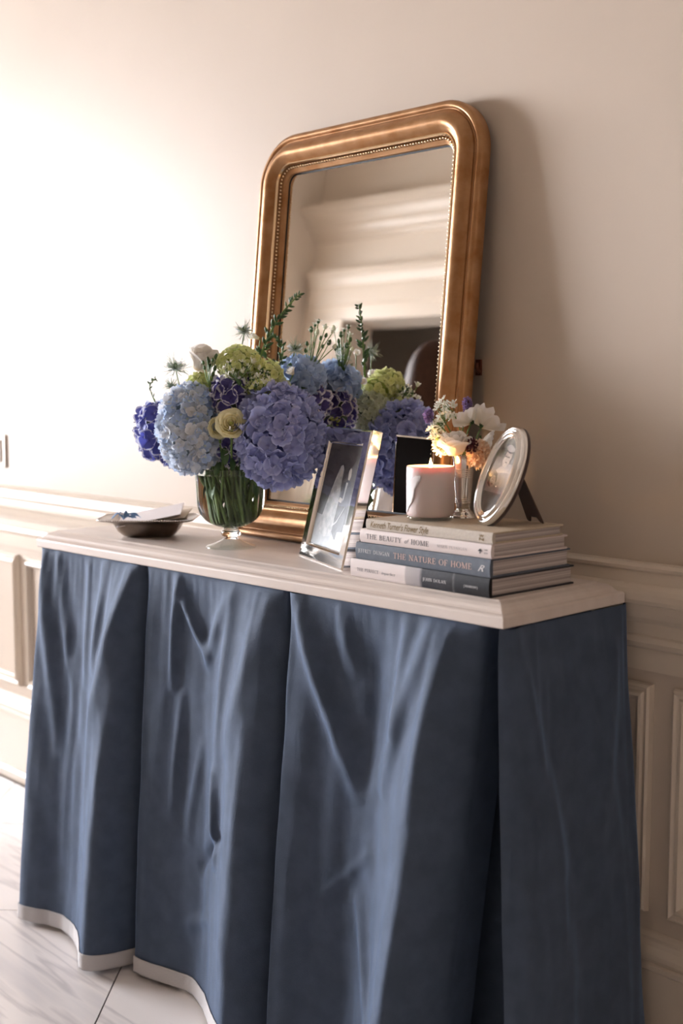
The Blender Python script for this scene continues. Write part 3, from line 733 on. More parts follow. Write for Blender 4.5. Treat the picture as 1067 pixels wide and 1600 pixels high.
flat('print_detail', [(-.002, .1105), (.013, .1085), (.013, .1098), (-.002, .1118)], -.0013, mo2, ph)
mesh('glass_pane', [((SA - .0195) * math.cos(2 * PI * i / 48), -.0022, SB + (SB - .0195) * math.sin(2 * PI * i / 48)) for i in range(48)], [tuple(range(48))], m_pane, of)
# easel leg with a notched foot
def easel():
    th = math.radians(22)
    out = [(-.013, .105), (.013, .105), (.022, -.0), (.020, -.004), (.015, -.003), (.009, .006), (-.009, .006), (-.015, -.003), (-.020, -.004), (-.022, 0)]
    # hinge at height .105 of the back, foot on the book: book plane in frame axes is y*sin+z*cos=0
    yb, zb = .0125, .105; yf, zf = .088, .088 * math.tan(th)
    V = []
    for off in (0, .003):
        for x, s in out:
            t = (s + .004) / .109; y = yf + (yb - yf) * t + off; z = zf + (zb - zf) * t; V.append((x, y, z))
    n = len(out)
    Fc = [tuple(range(n)), tuple(range(2 * n - 1, n - 1, -1))] + [(i, i + n, (i + 1) % n + n, (i + 1) % n) for i in range(n)]
    return V, Fc
mesh('easel_leg', *easel(), m_brown, of)

# ------------------------------------------------------------------ silver dish with cards
def rrect(hx, hy, r, n=8):
    P = []
    for cx, cy, a0 in ((hx - r, hy - r, 0), (-hx + r, hy - r, PI / 2), (-hx + r, -hy + r, PI), (hx - r, -hy + r, 1.5 * PI)):
        for i in range(n + 1):
            w = a0 + PI / 2 * i / n; P.append((cx + r * math.cos(w), cy + r * math.sin(w)))
    return P
TRX, TRY, TRA = -.408, -.205, math.radians(46)
tr = thing('silver_dish', 'shallow rectangular silver dish with beaded rim holding cards on table', 'dish', (TRX, TRY, TZ), (0, 0, TRA))
prof = [(.040, .022, .012, .0008), (.044, .026, .014, .0002), (.052, .034, .018, .003), (.060, .043, .020, .010), (.065, .049, .022, .018), (.069, .053, .022, .0235), (.082, .064, .024, .0265), (.096, .074, .026, .0285), (.098, .076, .027, .0295), (.098, .076, .027, .0305), (.0965, .0745, .027, .0305), (.082, .064, .024, .0280), (.0685, .0525, .022, .0250), (.0635, .0475, .022, .0185), (.0585, .0415, .020, .0110), (.050, .033, .018, .0045), (.043, .025, .014, .0020), (.038, .020, .010, .0020)]
V, Fc = [], []
for hx, hy, r, z in prof: L = rrect(hx, hy, r); V += [(x, y, z) for x, y in L]
n = len(L)
for q in range(len(prof) - 1):
    for i in range(n):
        j = (i + 1) % n; Fc.append((q * n + i, q * n + j, (q + 1) * n + j, (q + 1) * n + i))
Fc.append(tuple(range(n - 1, -1, -1))); Fc.append(tuple((len(prof) - 1) * n + i for i in range(n)))
V = [(x, y, z * 1.28) for x, y, z in V]
mesh('bowl', V, Fc, m_silverd, tr, True)
geos = []; L = rrect(.0970, .0750, .027, 8); L.append(L[0]); sv, sf = lathegeo([(.0004, -.0017), (.0013, -.0012), (.0018, 0), (.0013, .0012), (.0004, .0017)], 6, True, True)
for a, b in zip(L, L[1:]):
    d = math.hypot(b[0] - a[0], b[1] - a[1]); c = max(1, int(d / .0045))
    for k in range(c):
        x = a[0] + (b[0] - a[0]) * k / c; y = a[1] + (b[1] - a[1]) * k / c
        geos.append(([(v[0] + x, v[1] + y, v[2] + .0390) for v in sv], sf))
rb = mesh('rim_beading', *join(geos), m_silver, tr, True); rb['kind'] = 'stuff'
# cards leaning in the dish
m_env = M('white_card', srgb(236, 230, 232), .7); m_kraft = M('cream_card', srgb(214, 198, 180), .7)
for q, (lx, ly, lz, rx, ry, rz, mt, lb_) in enumerate((
        (.012, .006, .024, .10, -.10, .10, m_kraft, 'cream envelope at the bottom of the cards in the dish'),
        (.016, .002, .0275, .10, -.13, -.05, m_kraft, 'cream envelope just under the white card in the dish'),
        (.004, -.004, .0320, .16, -.20, .04, m_env, 'white card on top of the cards in the dish'))):
    c = thing('greeting_card', lb_, 'card', group='cards in the silver dish')
    w, h = (.066, .046)
    box('card_body', -w, w, -h, h, 0, .0016, mt, c, .0004)
    if q < 2:
        mesh('envelope_flap', [(-w + .002, h, .0018), (w - .002, h, .0018), (0, -.004, .0020)], [(0, 2, 1)], mt, c)
    c.matrix_world = Matrix.Translation((TRX, TRY, TZ)) @ Matrix.Rotation(TRA, 4, 'Z') @ Matrix.Translation((lx, ly, lz + .011)) @ Matrix.Rotation(rz, 4, 'Z') @ Matrix.Rotation(ry, 4, 'Y') @ Matrix.Rotation(rx, 4, 'X')
# twist of blue ribbon
m_rib = M('blue_ribbon_silk', srgb(128, 168, 212), .45, Sheen_Weight=.3)
rib = thing('ribbon_bow', 'small twisted blue ribbon lying against the white card in the dish', 'ribbon', (TRX - .006, TRY - .058, TZ + .042), (0, 0, TRA))
for q, (a, ln, lift) in enumerate(((.15, .034, .008), (3.0, .024, .006), (.9, .018, .010), (2.2, .018, .009), (-.15, .026, .003))):
    def rf(u, v, a=a, ln=ln, lift=lift):
        s = u * ln; z = lift * math.sin(PI * u) + .0015 * math.sin(9 * u + a); w = (v - .5) * .009 * (1 + .3 * math.sin(5 * u))
        return (s * math.cos(a) + w * .3, s * math.sin(a) * .5 + w * .5, z + w * math.cos(4 * u + a))
    o = mesh('ribbon_loop', *gridgeo(rf, 12, 3), m_rib, rib, True); sdf = o.modifiers.new('t', 'SOLIDIFY'); sdf.thickness = .0006

# ------------------------------------------------------------------ footed glass vase
VX, VY = -.155, -.190
vs = thing('glass_vase', 'footed clear glass vase filled with water and green stems', 'vase', (VX, VY, TZ))
outer = [(.0005, .0006), (.044, .0002), (.0472, .0012), (.0465, .0032), (.036, .0065), (.022, .0125), (.0145, .0165), (.0118, .0195), (.0125, .0210), (.0165, .0225), (.0185, .0265), (.0180, .0305), (.0145, .0340), (.0135, .0365), (.0165, .0390), (.030, .0425), (.046, .0510), (.0575, .0640), (.0635, .0800), (.0655, .1000), (.0662, .1250), (.0672, .1510)]
inner = [(.0668, .1524), (.0652, .1512), (.0645, .1440), (.0642, .1400)]
mesh('vase_foot', *lathegeo(smoothprof(outer[:7], 3), 72), m_foot, vs, True)
mesh('vase_glass', *lathegeo([(.0003, .0166)] + smoothprof(outer[6:], 3)[:-1] + smoothprof([outer[-1]] + inner, 3), 72), m_glass, vs, True)
mesh('water', *lathegeo([(.0642, .1400), (.03, .1400), (.0002, .1400)], 72), m_glass, vs)
D0 = (Vector((VX, VY, TZ)) - CAM).dot(FWD)
VB = Vector((VX, VY, TZ))

# ------------------------------------------------------------------ flower making
def add_rim(me, vals):
    a = me.attributes.new('rim', 'FLOAT', 'POINT'); a.data.foreach_set('value', vals)

def petals_mesh(name, n, length, width, cup, ruffle, mats, seed, nu=4, nv=4, base=.12, notch=0, lift=.0, twist=.0, blunt=.55):
    r = random.Random(seed); V, Fc, C = [], [], []
    for k in range(n):
        a = 2 * PI * k / n + r.uniform(-.15, .15); ln = length * r.uniform(.88, 1.1); wd = width * r.uniform(.9, 1.1); ph = r.uniform(0, 6); lf = lift + r.uniform(-.1, .1)
        o = len(V)
        for j in range(nv + 1):
            t = j / nv
            w = wd * (base + (1 - base) * math.sin(PI * min(1, t * blunt + .02)) ** .8) if t < 1 else wd * .62
            for i in range(nu + 1):
                s = i / nu * 2 - 1
                x = ln * (t - (notch * (1 - abs(s)) + .22 * s * s) * (t ** 2) * .5); y = s * w / 2
                z = cup * ln * t * t + lf * ln * t + ruffle * ln * math.sin(3.2 * s + ph) * t + .16 * wd * s * s * t
                V.append((x * math.cos(a) - y * math.sin(a), x * math.sin(a) + y * math.cos(a), z + .0004 * k))
                C.append(max(t, abs(s) * t ** .35 if abs(s) > .6 else 0))
        for j in range(nv):
            for i in range(nu):
                q = o + j * (nu + 1) + i; Fc.append((q, q + 1, q + nu + 2, q + nu + 1))
    me = bpy.data.meshes.new(name); me.from_pydata(V, [], Fc); me.update()
    me.polygons.foreach_set('use_smooth', [True] * len(me.polygons)); add_rim(me, C); me.materials.append(mats)
    return me

def stem_to(head, target, r=.0024, mat=None, parent=None, n=10, name='stem', bend=.35):
    head, target = Vector(head), Vector(target)
    rim = VB + Vector((0, 0, .135)); 
    mid = (head - VB); mid.z = 0
    if mid.length > .035: mid = mid.normalized() * .035
    c1 = VB + mid + Vector((0, 0, .150))
    pts = bez(head, head.lerp(c1, .6), c1, target, n)
    org = parent.location if parent else Vector()
    o = mesh(name, *tubegeo([p - org for p in pts], r, 7), mat or m_stem, parent, True)
    return o

_tc_ = [0]
def foot_target():
    _tc_[0] += 1; w = _tc_[0] * 2.4; rr = .012 + .016 * ((_tc_[0] * .37) % 1)
    return VB + Vector((rr * math.cos(w), rr * math.sin(w), .050 + .006 * ((_tc_[0] * .61) % 1)))

def cluster(root, center, radii, meshes, n, size, jitter=.25, name='floret', up=None, front=None, seed=1, cone=-1.0, core=None, size_var=.18):
    """florets spread over a rounded head; radii are (right, depth, up)"""
    r = random.Random(seed); org = root.location
    ax = (RIGHT, Vector((-FH.x, -FH.y, 0)), Vector((0, 0, 1)))
    for i in range(n):
        z = 1 - 2 * (i + .5) / n; ph = i * 2.399963; q = math.sqrt(1 - z * z)
        d = Vector((q * math.cos(ph), q * math.sin(ph), z))
        if up is not None and d.dot(up) < cone: continue
        p = ax[0] * d.x * radii[0] + ax[1] * d.y * radii[1] + ax[2] * d.z * radii[2]
        nrm = (ax[0] * d.x / radii[0] + ax[1] * d.y / radii[1] + ax[2] * d.z / radii[2]).normalized()
        nrm = (nrm + Vector((r.uniform(-1, 1), r.uniform(-1, 1), r.uniform(-1, 1))) * jitter).normalized()
        rad = r.uniform(.93, 1.04)
        o = bpy.data.objects.new(name, r.choice(meshes)); COL.objects.link(o); o.parent = root
        o.location = Vector(center) + p * rad - org
        o.rotation_mode = 'QUATERNION'
        o.rotation_quaternion = nrm.to_track_quat('Z', 'Y') @ Matrix.Rotation(r.uniform(0, 6.28), 3, 'Z').to_quaternion()
        s = size * r.uniform(1 - size_var, 1 + size_var); o.scale = (s, s, s)
    V, Fc = lathegeo([(.02, -1), (.5, -.87), (.87, -.5), (1, 0), (.87, .5), (.5, .87), (.02, 1)], 20)
    k = .86
    V = [ax[0] * v[0] * radii[0] * k + ax[1] * v[1] * radii[1] * k + ax[2] * v[2] * radii[2] * k + Vector(center) - org for v in V]
    mesh('flower_core', V, Fc, core or m_core, root, True)

def flower(name, label, px, py, off, cat='flower', group='flowers in the glass vase'):
    c = pix(px, py, D0 + off); ft = foot_target()
    t = thing(name, label, cat, ft, group=group)
    return t, c, ft

mp_peri = petal_mat('periwinkle_petal', srgb(136, 138, 200), srgb(170, 178, 226), srgb(186, 194, 234), .13)
mp_pale = petal_mat('pale_blue_petal', srgb(214, 220, 196), srgb(192, 208, 232), srgb(200, 216, 240), .10, hue=.85)
mp_blue = petal_mat('sky_blue_petal', srgb(150, 172, 216), srgb(178, 200, 234), srgb(190, 210, 240), .12)
mp_pico = petal_mat('white_edged_purple_petal', srgb(78, 66, 138), srgb(90, 82, 156), srgb(232, 230, 240), .15, .74, .86)
mp_picb = petal_mat('white_edged_violet_blue_petal', srgb(76, 74, 156), srgb(92, 98, 184), srgb(226, 228, 242), .15, .78, .90)
mp_vib = petal_mat('lime_green_petal', srgb(188, 200, 110), srgb(222, 228, 158), srgb(234, 238, 184), .12)
mp_white = petal_mat('ivory_white_petal', srgb(246, 226, 190), srgb(244, 238, 228), srgb(248, 244, 240), .03)
mp_yel = petal_mat('butter_yellow_petal', srgb(240, 214, 140), srgb(246, 236, 184), srgb(250, 246, 214), .04)
mp_star = petal_mat('small_white_petal', srgb(200, 206, 130), srgb(238, 238, 226), srgb(246, 246, 240), .06)
mp_nig = petal_mat('pale_nigella_petal', srgb(170, 190, 160), srgb(222, 228, 232), srgb(232, 236, 240), .08)
mp_peach = petal_mat('peach_petal', srgb(240, 176, 124), srgb(248, 214, 182), srgb(250, 226, 204), .08)
mp_lav = petal_mat('lavender_petal', srgb(104, 84, 134), srgb(136, 114, 164), srgb(158, 136, 186), .2)
mp_burg = petal_mat('burgundy_bud', srgb(84, 30, 50), srgb(112, 44, 66), srgb(130, 60, 80), .2)

PM = lambda mats, L, W, cup, ruf, nt=0, n=4, k=3, **kw: [petals_mesh('floret', n, L, W, cup, ruf, mats, 10 + i, notch=nt, **kw) for i in range(k)]
fl_peri = PM(mp_peri, 1, 1.25, -.12, .20, lift=.38, k=5, nu=5, nv=5)
fl_pale = PM(mp_pale, 1, 1.10, .10, .10, lift=.22, k=4)
fl_blue = PM(mp_blue, 1, 1.15, -.05, .14, lift=.25)
fl_pico = PM(mp_pico, 1, 1.22, -.05, .15, lift=.40, nu=6, nv=6, k=5)
fl_picb = PM(mp_picb, 1, 1.18, -.08, .12, lift=.34, nu=6, nv=6, k=5)
fl_vib = PM(mp_vib, 1, 1.0, .05, .05, n=5, lift=.15)
fl_star = PM(mp_star, 1, .50, .15, .03, n=5, lift=.35, blunt=.8)
fl_lav = PM(mp_lav, 1, .8, .3, .05, n=4, lift=.5)

# --- hydrangeas
t, c, ft = flower('hydrangea', 'large periwinkle hydrangea head drooping over the glass vase rim', 437, 681, -.125)
cluster(t, c, (.0730, .064, .084), fl_peri, 165, .0185, .60, seed=2, core=M('periwinkle_core', srgb(104, 110, 160), .8)); stem_to(c, ft, .0035, m_stemd, t)
t, c, ft = flower('hydrangea', 'large pale blue and cream hydrangea head in the glass vase', 299, 669, -.070)
cluster(t, c, (.060, .058, .079), fl_pale, 290, .0112, .55, seed=3, core=M('pale_core', srgb(150, 164, 170), .8)); stem_to(c, ft, .0035, m_stemd, t)
t, c, ft = flower('hydrangea', 'violet-blue white-edged hydrangea behind the pale blue hydrangea', 246, 672, .005)
cluster(t, c, (.034, .034, .048), fl_picb, 40, .0180, .50, seed=4); stem_to(c, ft, .003, m_stemd, t)
t, c, ft = flower('hydrangea', 'violet-blue white-edged hydrangea tucked under the pale blue hydrangea', 285, 708, -.015)
cluster(t, c, (.034, .034, .028), fl_picb, 26, .016, .50, seed=14); stem_to(c, ft, .003, m_stemd, t)
t, c, ft = flower('hydrangea', 'purple white-edged hydrangea above the yellow ranunculus', 364, 620, -.095)
cluster(t, c, (.036, .034, .031), fl_pico, 36, .0165, .50, seed=5); stem_to(c, ft, .003, m_stemd, t)
t, c, ft = flower('hydrangea', 'purple white-edged hydrangea beside the mirror glass', 484, 640, .010)
cluster(t, c, (.034, .032, .050), fl_pico, 40, .0165, .50, seed=6); stem_to(c, ft, .003, m_stemd, t)
t, c, ft = flower('hydrangea', 'sky blue hydrangea at the back of the bouquet by the mirror', 470, 596, .012)
cluster(t, c, (.042, .040, .042), fl_blue, 75, .0165, .55, seed=7, core=bpy.data.materials['pale_core']); stem_to(c, ft, .003, m_stemd, t)
t, c, ft = flower('hydrangea', 'pale cream-green hydrangea on the mirror side of the bouquet', 423, 632, -.055)
cluster(t, c, (.046, .040, .050), PM(petal_mat('cream_green_petal', srgb(170, 180, 120), srgb(206, 212, 184), srgb(216, 222, 200), .1), 1, 1.05, .1, .06, lift=.12), 110, .012, .38, seed=8); stem_to(c, ft, .003, m_stemd, t)

# --- lime viburnum heads
for px, py, off, rr, n, lbl, sd in ((374, 567, -.085, (.040, .034, .028), 90, 'broad lime green viburnum head rising above the hydrangeas', 21), (313, 600, -.05, (.024, .022, .018), 40, 'small lime green viburnum head beneath the white rose', 22),
                                    (408, 606, -.12, (.024, .022, .015), 34, 'cream-green viburnum head resting on the periwinkle hydrangea', 23), (416, 586, -.065, (.030, .03, .026), 50, 'lime green viburnum head on the mirror side of the bouquet', 24)):
    t, c, ft = flower('viburnum', lbl, px, py, off)
    cluster(t, c, rr, fl_vib, n, .0085, .45, seed=sd, core=M('lime_core', srgb(150, 168, 84), .7) if sd == 21 else bpy.data.materials['lime_core']); stem_to(c, ft, .0022, m_stem, t)

# --- roses and ranunculus
def rose(root, center, axis, R, mat, layers, petal_sub=True, height=1.0, name='petal', seed=1, frame=None):
    """layers: (count, radius0, radius1, height, curl, angular width)"""
    r = random.Random(seed); org = root.location; q = Vector(axis).normalized().to_track_quat('Z', 'Y').to_matrix()
    for li, (cnt, r0, r1, hh, curl, aw) in enumerate(layers):
        for k in range(cnt):
            a0 = 2 * PI * (k + .37 * li) / cnt + r.uniform(-.2, .2); hk = hh * r.uniform(.92, 1.06); ph = r.uniform(0, 6)
            V, C = [], []; nu, nv = 8, 7
            for j in range(nv + 1):
                tt = j / nv
                for i in range(nu + 1):
                    s = i / nu * 2 - 1
                    a = a0 + s * aw * (.35 + .65 * math.sin(PI * min(1, .15 + tt * .62)))
                    rad = r0 + (r1 - r0) * tt ** 1.2 + curl * max(0, tt - .6) ** 2 * 6 + .03 * math.sin(3 * s + ph) * tt * r1
                    zz = hk * (tt - .22 * s * s * tt) - curl * max(0, tt - .75) * 2.0
                    p = q @ Vector((rad * math.cos(a) * R, rad * math.sin(a) * R, zz * R * height))
                    V.append(p + Vector(center) - org); C.append(max(tt, 0))
            Fc = [(j * (nu + 1) + i, j * (nu + 1) + i + 1, (j + 1) * (nu + 1) + i + 1, (j + 1) * (nu + 1) + i) for j in range(nv) for i in range(nu)]
            o = mesh(name, V, Fc, mat, root, True); add_rim(o.data, C)
ROSE = [(3, .05, .20, .95, 0, 1.3), (4, .14, .36, 1.0, .0, 1.1), (5, .26, .52, 1.0, .01, .95), (5, .36, .68, .98, .03, .9), (6, .45, .82, .92, .06, .85)]
OPEN = [(5, .05, .18, .62, 0, 1.1), (5, .10, .34, .70, .02, 1.0), (6, .15, .52, .74, .04, .9), (6, .2, .74, .72, .10, .8), (7, .22, .98, .58, .16, .7)]
t, c, ft = flower('garden_rose', 'white garden rose with cream heart at the top of the bouquet', 314, 576, -.055)
rose(t, c, RIGHT * .25 - FH * .35 + Vector((0, 0, .8)), .036, mp_white, ROSE, seed=5, height=1.10); stem_to(c, ft, .002, m_stem, t)
def ranunc(lbl, px, py, off, R, seed, axis):
    t, c, ft = flower('ranunculus', lbl, px, py, off)
    ax = Vector(axis).normalized()
    rose(t, c - ax * R * .45, ax, R, mp_yel, [(3, .03, .14, .62, 0, 1.3), (4, .14, .28, .74, 0, 1.15), (5, .26, .44, .78, .01, 1.0), (6, .36, .60, .78, .01, .9), (6, .46, .76, .74, .02, .85), (7, .52, .92, .66, .03, .75), (7, .55, 1.04, .5, .05, .7)], seed=seed)
    fh_ = mesh('flower_heart', *lathegeo([(.0002, .0), (.12 * R, .05 * R), (.16 * R, .3 * R), (.10 * R, .5 * R), (.0002, .58 * R)], 12), m_bud, t, True, c - ax * R * .45 - t.location)
    fh_.rotation_euler = ax.to_track_quat('Z', 'Y').to_euler()
    stem_to(c - ax * R * .4, ft, .0022, m_stem, t)
ranunc('butter yellow ranunculus between the two large hydrangeas', 361, 661, -.160, .0265, 3, -FH * .9 - RIGHT * .05 + Vector((0, 0, .35)))
ranunc('butter yellow ranunculus half hidden behind the pale blue hydrangea', 342, 668, -.125, .0200, 4, -FH * .9 + RIGHT * .5 + Vector((0, 0, -.1)))

# --- leaves and leafy spikes
def leaf_mesh(name, L, W, mat, fold=.2, droop=.25):
    def f(u, v):
        s = u * 2 - 1; w = W * math.sin(PI * min(.98, v * .92 + .05)) ** .75
        return (s * w / 2, v * L, fold * abs(s) * w - droop * L * v * v)
    me = bpy.data.meshes.new(name); V, Fc = gridgeo(f, 4, 6); me.from_pydata(V, [], Fc); me.update(); me.polygons.foreach_set('use_smooth', [True] * len(me.polygons)); me.materials.append(mat); return me
lf_small = leaf_mesh('leaf', 1, .55, m_leafd, .15, .15); lf_big = leaf_mesh('leaf', 1, .5, m_leaf, .18, .3); lf_dark = leaf_mesh('leaf', 1, .55, m_leafd, .15, .3)
def bud_mesh(mat):
    V, Fc = lathegeo([(.02, 0), (.26, .15), (.34, .4), (.26, .72), (.10, .95), (.01, 1)], 8)
    me = bpy.data.meshes.new('bud'); me.from_pydata(V, [], Fc); me.update(); me.polygons.foreach_set('use_smooth', [True] * len(me.polygons)); me.materials.append(mat); return me
bd_green = bud_mesh(m_leafd); bd_pale = bud_mesh(m_bud); bd_white = bud_mesh(M('white_green_bud', srgb(214, 220, 190), .5))
def put(me, name, root, p, d, s, roll=0):
    o = bpy.data.objects.new(name, me); COL.objects.link(o); o.parent = root; o.location = Vector(p) - root.location; o.rotation_mode = 'QUATERNION'
    ax = 'Y' if name == 'leaf' else 'Z'
    qq = Vector(d).normalized().to_track_quat(ax, 'Z' if ax == 'Y' else 'Y')
    o.rotation_quaternion = qq @ Matrix.Rotation(roll, 3, ax).to_quaternion(); o.scale = (s, s, s) if not hasattr(s, '__len__') else s
    return o
def spike(lbl, pts, off, r, n, s0, s1, me, kind, seed, leafy=.6, cat='flower'):
    """stem through the given picture points with buds or leaves in pairs, small towards the tip"""
    P = [pix(x, y, D0 + off + k * .004) for k, (x, y) in enumerate(pts)]
    ft = foot_target(); t = thing('leafy_spike', lbl, cat, ft, group='flowers in the glass vase')
    fine = []
    for i in range(len(P) - 1):
        p0, p1, p2, p3 = P[max(i - 1, 0)], P[i], P[i + 1], P[min(i + 2, len(P) - 1)]
        for k in range(6):
            w = k / 6; fine.append(.5 * ((2 * p1) + (p2 - p0) * w + (2 * p0 - 5 * p1 + 4 * p2 - p3) * w * w + (3 * p1 - p0 - 3 * p2 + p3) * w ** 3))
    fine.append(P[-1])
    m = len(fine); mesh('stem', *tubegeo([p - t.location for p in fine], [r * (1 - .6 * i / (m - 1)) for i in range(m)], 7), m_stem, t, True)
    stem_to(P[0], ft, r * .9, m_stem, t, name='lower_stem')
    rr = random.Random(seed)
    for i in range(n):
        w = (1 - leafy) + leafy * (i + .5) / n; k = w * (m - 1); a = int(k); p = fine[a].lerp(fine[min(a + 1, m - 1)], k - a)
        tan = (fine[min(a + 1, m - 1)] - fine[max(a - 1, 0)]).normalized()
        side = tan.cross(Vector((rr.uniform(-1, 1), rr.uniform(-1, 1), rr.uniform(-1, 1)))).normalized()
        d = (side * .9 + tan * .75).normalized(); s = s0 + (s1 - s0) * (i / n)
        k_ = s * rr.uniform(.8, 1.15); put(me, kind, t, p + side * r * .5, d, (k_ * .68, k_ * .50, k_) if kind == 'bud' else k_, rr.uniform(0, 6))
    return t, fine
spike('tall green flower spike with dark buds leaning towards the mirror', [(400, 590), (410, 548), (432, 502), (454, 474), (471, 458)], -.042, .0026, 34, .0190, .0080, bd_green, 'bud', 1, .80)
spike('short curling green spike beside the violet-blue hydrangea', [(252, 650), (242, 628), (234, 605), (240, 594), (244, 592)], -.005, .0014, 16, .0095, .006, bd_green, 'bud', 2, .8)
spike('drooping dark green spike below the tall spike', [(425, 590), (440, 562), (440, 538), (430, 528), (424, 524)], .0, .002, 34, .0125, .008, bd_green, 'bud', 3, .85)
spike('green spike with yellow-green buds beside the photo frame', [(455, 690), (480, 668), (498, 664), (512, 652)], -.005, .0018, 8, .018, .012, bd_pale, 'bud', 5, .55)

# --- clusters of starry white buds on branched stems
def umbel(lbl, base, tips, off, seed, mes, s, flowers=0):
    B = pix(*base, D0 + off); ft = foot_target(); t = thing('bud_branch', lbl, 'flower', ft, group='flowers in the glass vase')
    stem_to(B, ft, .0020, m_stem, t); rr = random.Random(seed); geos = []
    for i, (x, y) in enumerate(tips):
        p = pix(x, y, D0 + off + rr.uniform(-.02, .02)); mid = B.lerp(p, .5) + RIGHT * rr.uniform(-.004, .004)
        geos.append(tubegeo([q - t.location for q in bez(B, B.lerp(mid, .7), mid, p, 6)], .0009, 5))
        put(rr.choice(mes), 'bud', t, p, (p - B) + Vector((0, 0, .02)), s * rr.uniform(.75, 1.2), rr.uniform(0, 6))
        if i < flowers:
            put(rr.choice(fl_star), 'floret', t, p + Vector((0, 0, .004)), (p - B), .0075, rr.uniform(0, 6))
    mesh('branchlets', *join(geos), m_stem, t, True)
umbel('branched stem of white starry buds in front of the mirror glass', (484, 582), [(486, 520), (492, 511), (497, 506), (507, 515), (518, 522), (512, 540), (500, 532), (490, 534), (480, 541), (503, 545), (495, 524), (478, 552), (520, 545), (508, 528), (484, 548)], .0, 5, [bd_white, bd_green, bd_green], .0115, 6)
umbel('branched stem of white starry buds among the green viburnum', (392, 612), [(372, 590), (380, 584), (390, 588), (400, 592), (407, 585), (384, 598), (398, 602), (412, 596), (376, 602), (418, 590), (404, 578), (390, 578)], -.125, 6, [bd_green, bd_white], .0120, 8)
umbel('green budded sprig in front of the white garden rose', (328, 605), [(318, 570), (325, 564), (332, 566), (338, 570), (328, 575), (320, 578), (335, 580), (326, 568), (332, 590), (337, 562)], -.100, 7, [bd_green], .0110, 0)
umbel('dark green leafy sprig beside the sky blue hydrangea', (432, 606), [(420, 575), (428, 570), (436, 580), (442, 572), (446, 586), (424, 588), (438, 592), (450, 578)], -.01, 9, [bd_green], .013, 0)

umbel('sprig of small white stars between the purple and periwinkle hydrangeas', (404, 620), [(396, 596), (404, 590), (412, 600), (420, 596), (428, 602), (390, 604), (410, 610), (424, 612), (400, 606), (416, 586)], -.135, 10, [bd_green, bd_white], .0095, 10)
umbel('sprig of small white stars in front of the broad viburnum head', (372, 596), [(352, 578), (360, 570), (368, 574), (378, 570), (386, 576), (394, 568), (364, 584), (380, 584), (356, 590)], -.130, 11, [bd_green, bd_white], .0095, 9)
t, c, ft = flower('hydrangea', 'shaded purple hydrangea low at the neck of the glass vase', 362, 700, -.060)
cluster(t, c, (.030, .028, .022), fl_pico, 24, .0150, .50, seed=15); stem_to(c, ft, .003, m_stemd, t)
umbel('nodding pale green bells turned towards the mirror', (440, 668), [(450, 676), (456, 684), (462, 690), (454, 694), (466, 680)], -.070, 12, [bd_pale], .020, 0)
# --- nigella: threadlike bracts round a pale star
def nigella(lbl, px, py, off, R, seed, foot, petals=True):
    c = pix(px, py, D0 + off); ft = foot_target(); t = thing('nigella', lbl, 'flower', ft, group='flowers in the glass vase')
    rr = random.Random(seed); geos = []
    for k in range(70):
        d = Vector((rr.gauss(0, 1), rr.gauss(0, 1), rr.gauss(.3, .8))).normalized(); ln = R * rr.uniform(.6, 1.25)
        p1 = d * ln * .6 + Vector((rr.uniform(-1, 1), rr.uniform(-1, 1), rr.uniform(-1, 1))) * ln * .12
        geos.append(tubegeo([c - t.location, c + p1 - t.location, c + d * ln - t.location + Vector((0, 0, rr.uniform(-.2, .3) * ln * .5))], [.0006, .0005, .00025], 4))
    mesh('thread_bracts', *join(geos), M('nigella_thread', srgb(182, 194, 176), .6) if 'nigella_thread' not in bpy.data.materials else bpy.data.materials['nigella_thread'], t, True)
    if petals:
        me = petals_mesh('floret', 8, 1, .42, .1, .05, mp_nig, seed, lift=.2, blunt=.8)
        put(me, 'floret', t, c, (-FH * .5 + Vector((0, 0, .8))), R * .72)
    put(bd_green, 'seed_pod', t, c - Vector((0, 0, R * .1)), (0, 0, 1), R * .55)
    f = pix(*foot, D0 + off); mesh('stem', *tubegeo([q - t.location for q in bez(c, c.lerp(f, .4), f.lerp(c, .3), f, 8)], .0010, 6), m_stem, t, True)
    stem_to(f, ft, .0010, m_stem, t, name='lower_stem')
nigella('white nigella on a tall thin stem beside the gilded frame', 381, 518, -.05, .0220, 1, (374, 570))
nigella('wispy pale nigella standing above the pale blue hydrangea', 274, 576, -.02, .0265, 2, (282, 610))
nigella('small wispy nigella low over the pale blue hydrangea', 268, 604, -.015, .0170, 3, (280, 625), False)
nigella('pale blue nigella in front of the mirror glass', 461, 546, .0, .0220, 4, (450, 595))
nigella('pale nigella on the mirror side of the bouquet', 455, 570, .075, .0170, 5, (440, 610))

# white trumpet bloom near the frame
t, c, ft = flower('lisianthus', 'white closed lisianthus bloom beside the gilded frame', 398, 529, -.02)
rose(t, c + RIGHT * .008, -RIGHT * .8 + Vector((0, 0, .35)), .011, mp_white, [(3, .2, .3, 1.9, 0, 1.3), (4, .25, .55, 1.7, .1, 1.0)], seed=9)
f = pix(404, 560, D0 - .02); mesh('stem', *tubegeo([q - t.location for q in bez(c + RIGHT * .01, c + RIGHT * .012, f + Vector((0, 0, .02)), f, 8)], .0012, 6), m_stem, t, True); stem_to(f, ft, .0012, m_stem, t, name='lower_stem')
t, c, ft = flower('lisianthus', 'white lisianthus bloom resting on the sky blue hydrangea', 458, 585, -.035)
rose(t, c, -FH * .3 + Vector((0, 0, .7)) - RIGHT * .5, .012, mp_white, [(3, .2, .35, 1.2, 0, 1.3), (5, .25, .75, 1.1, .1, .9)], seed=10); stem_to(c, ft, .0012, m_stem, t)

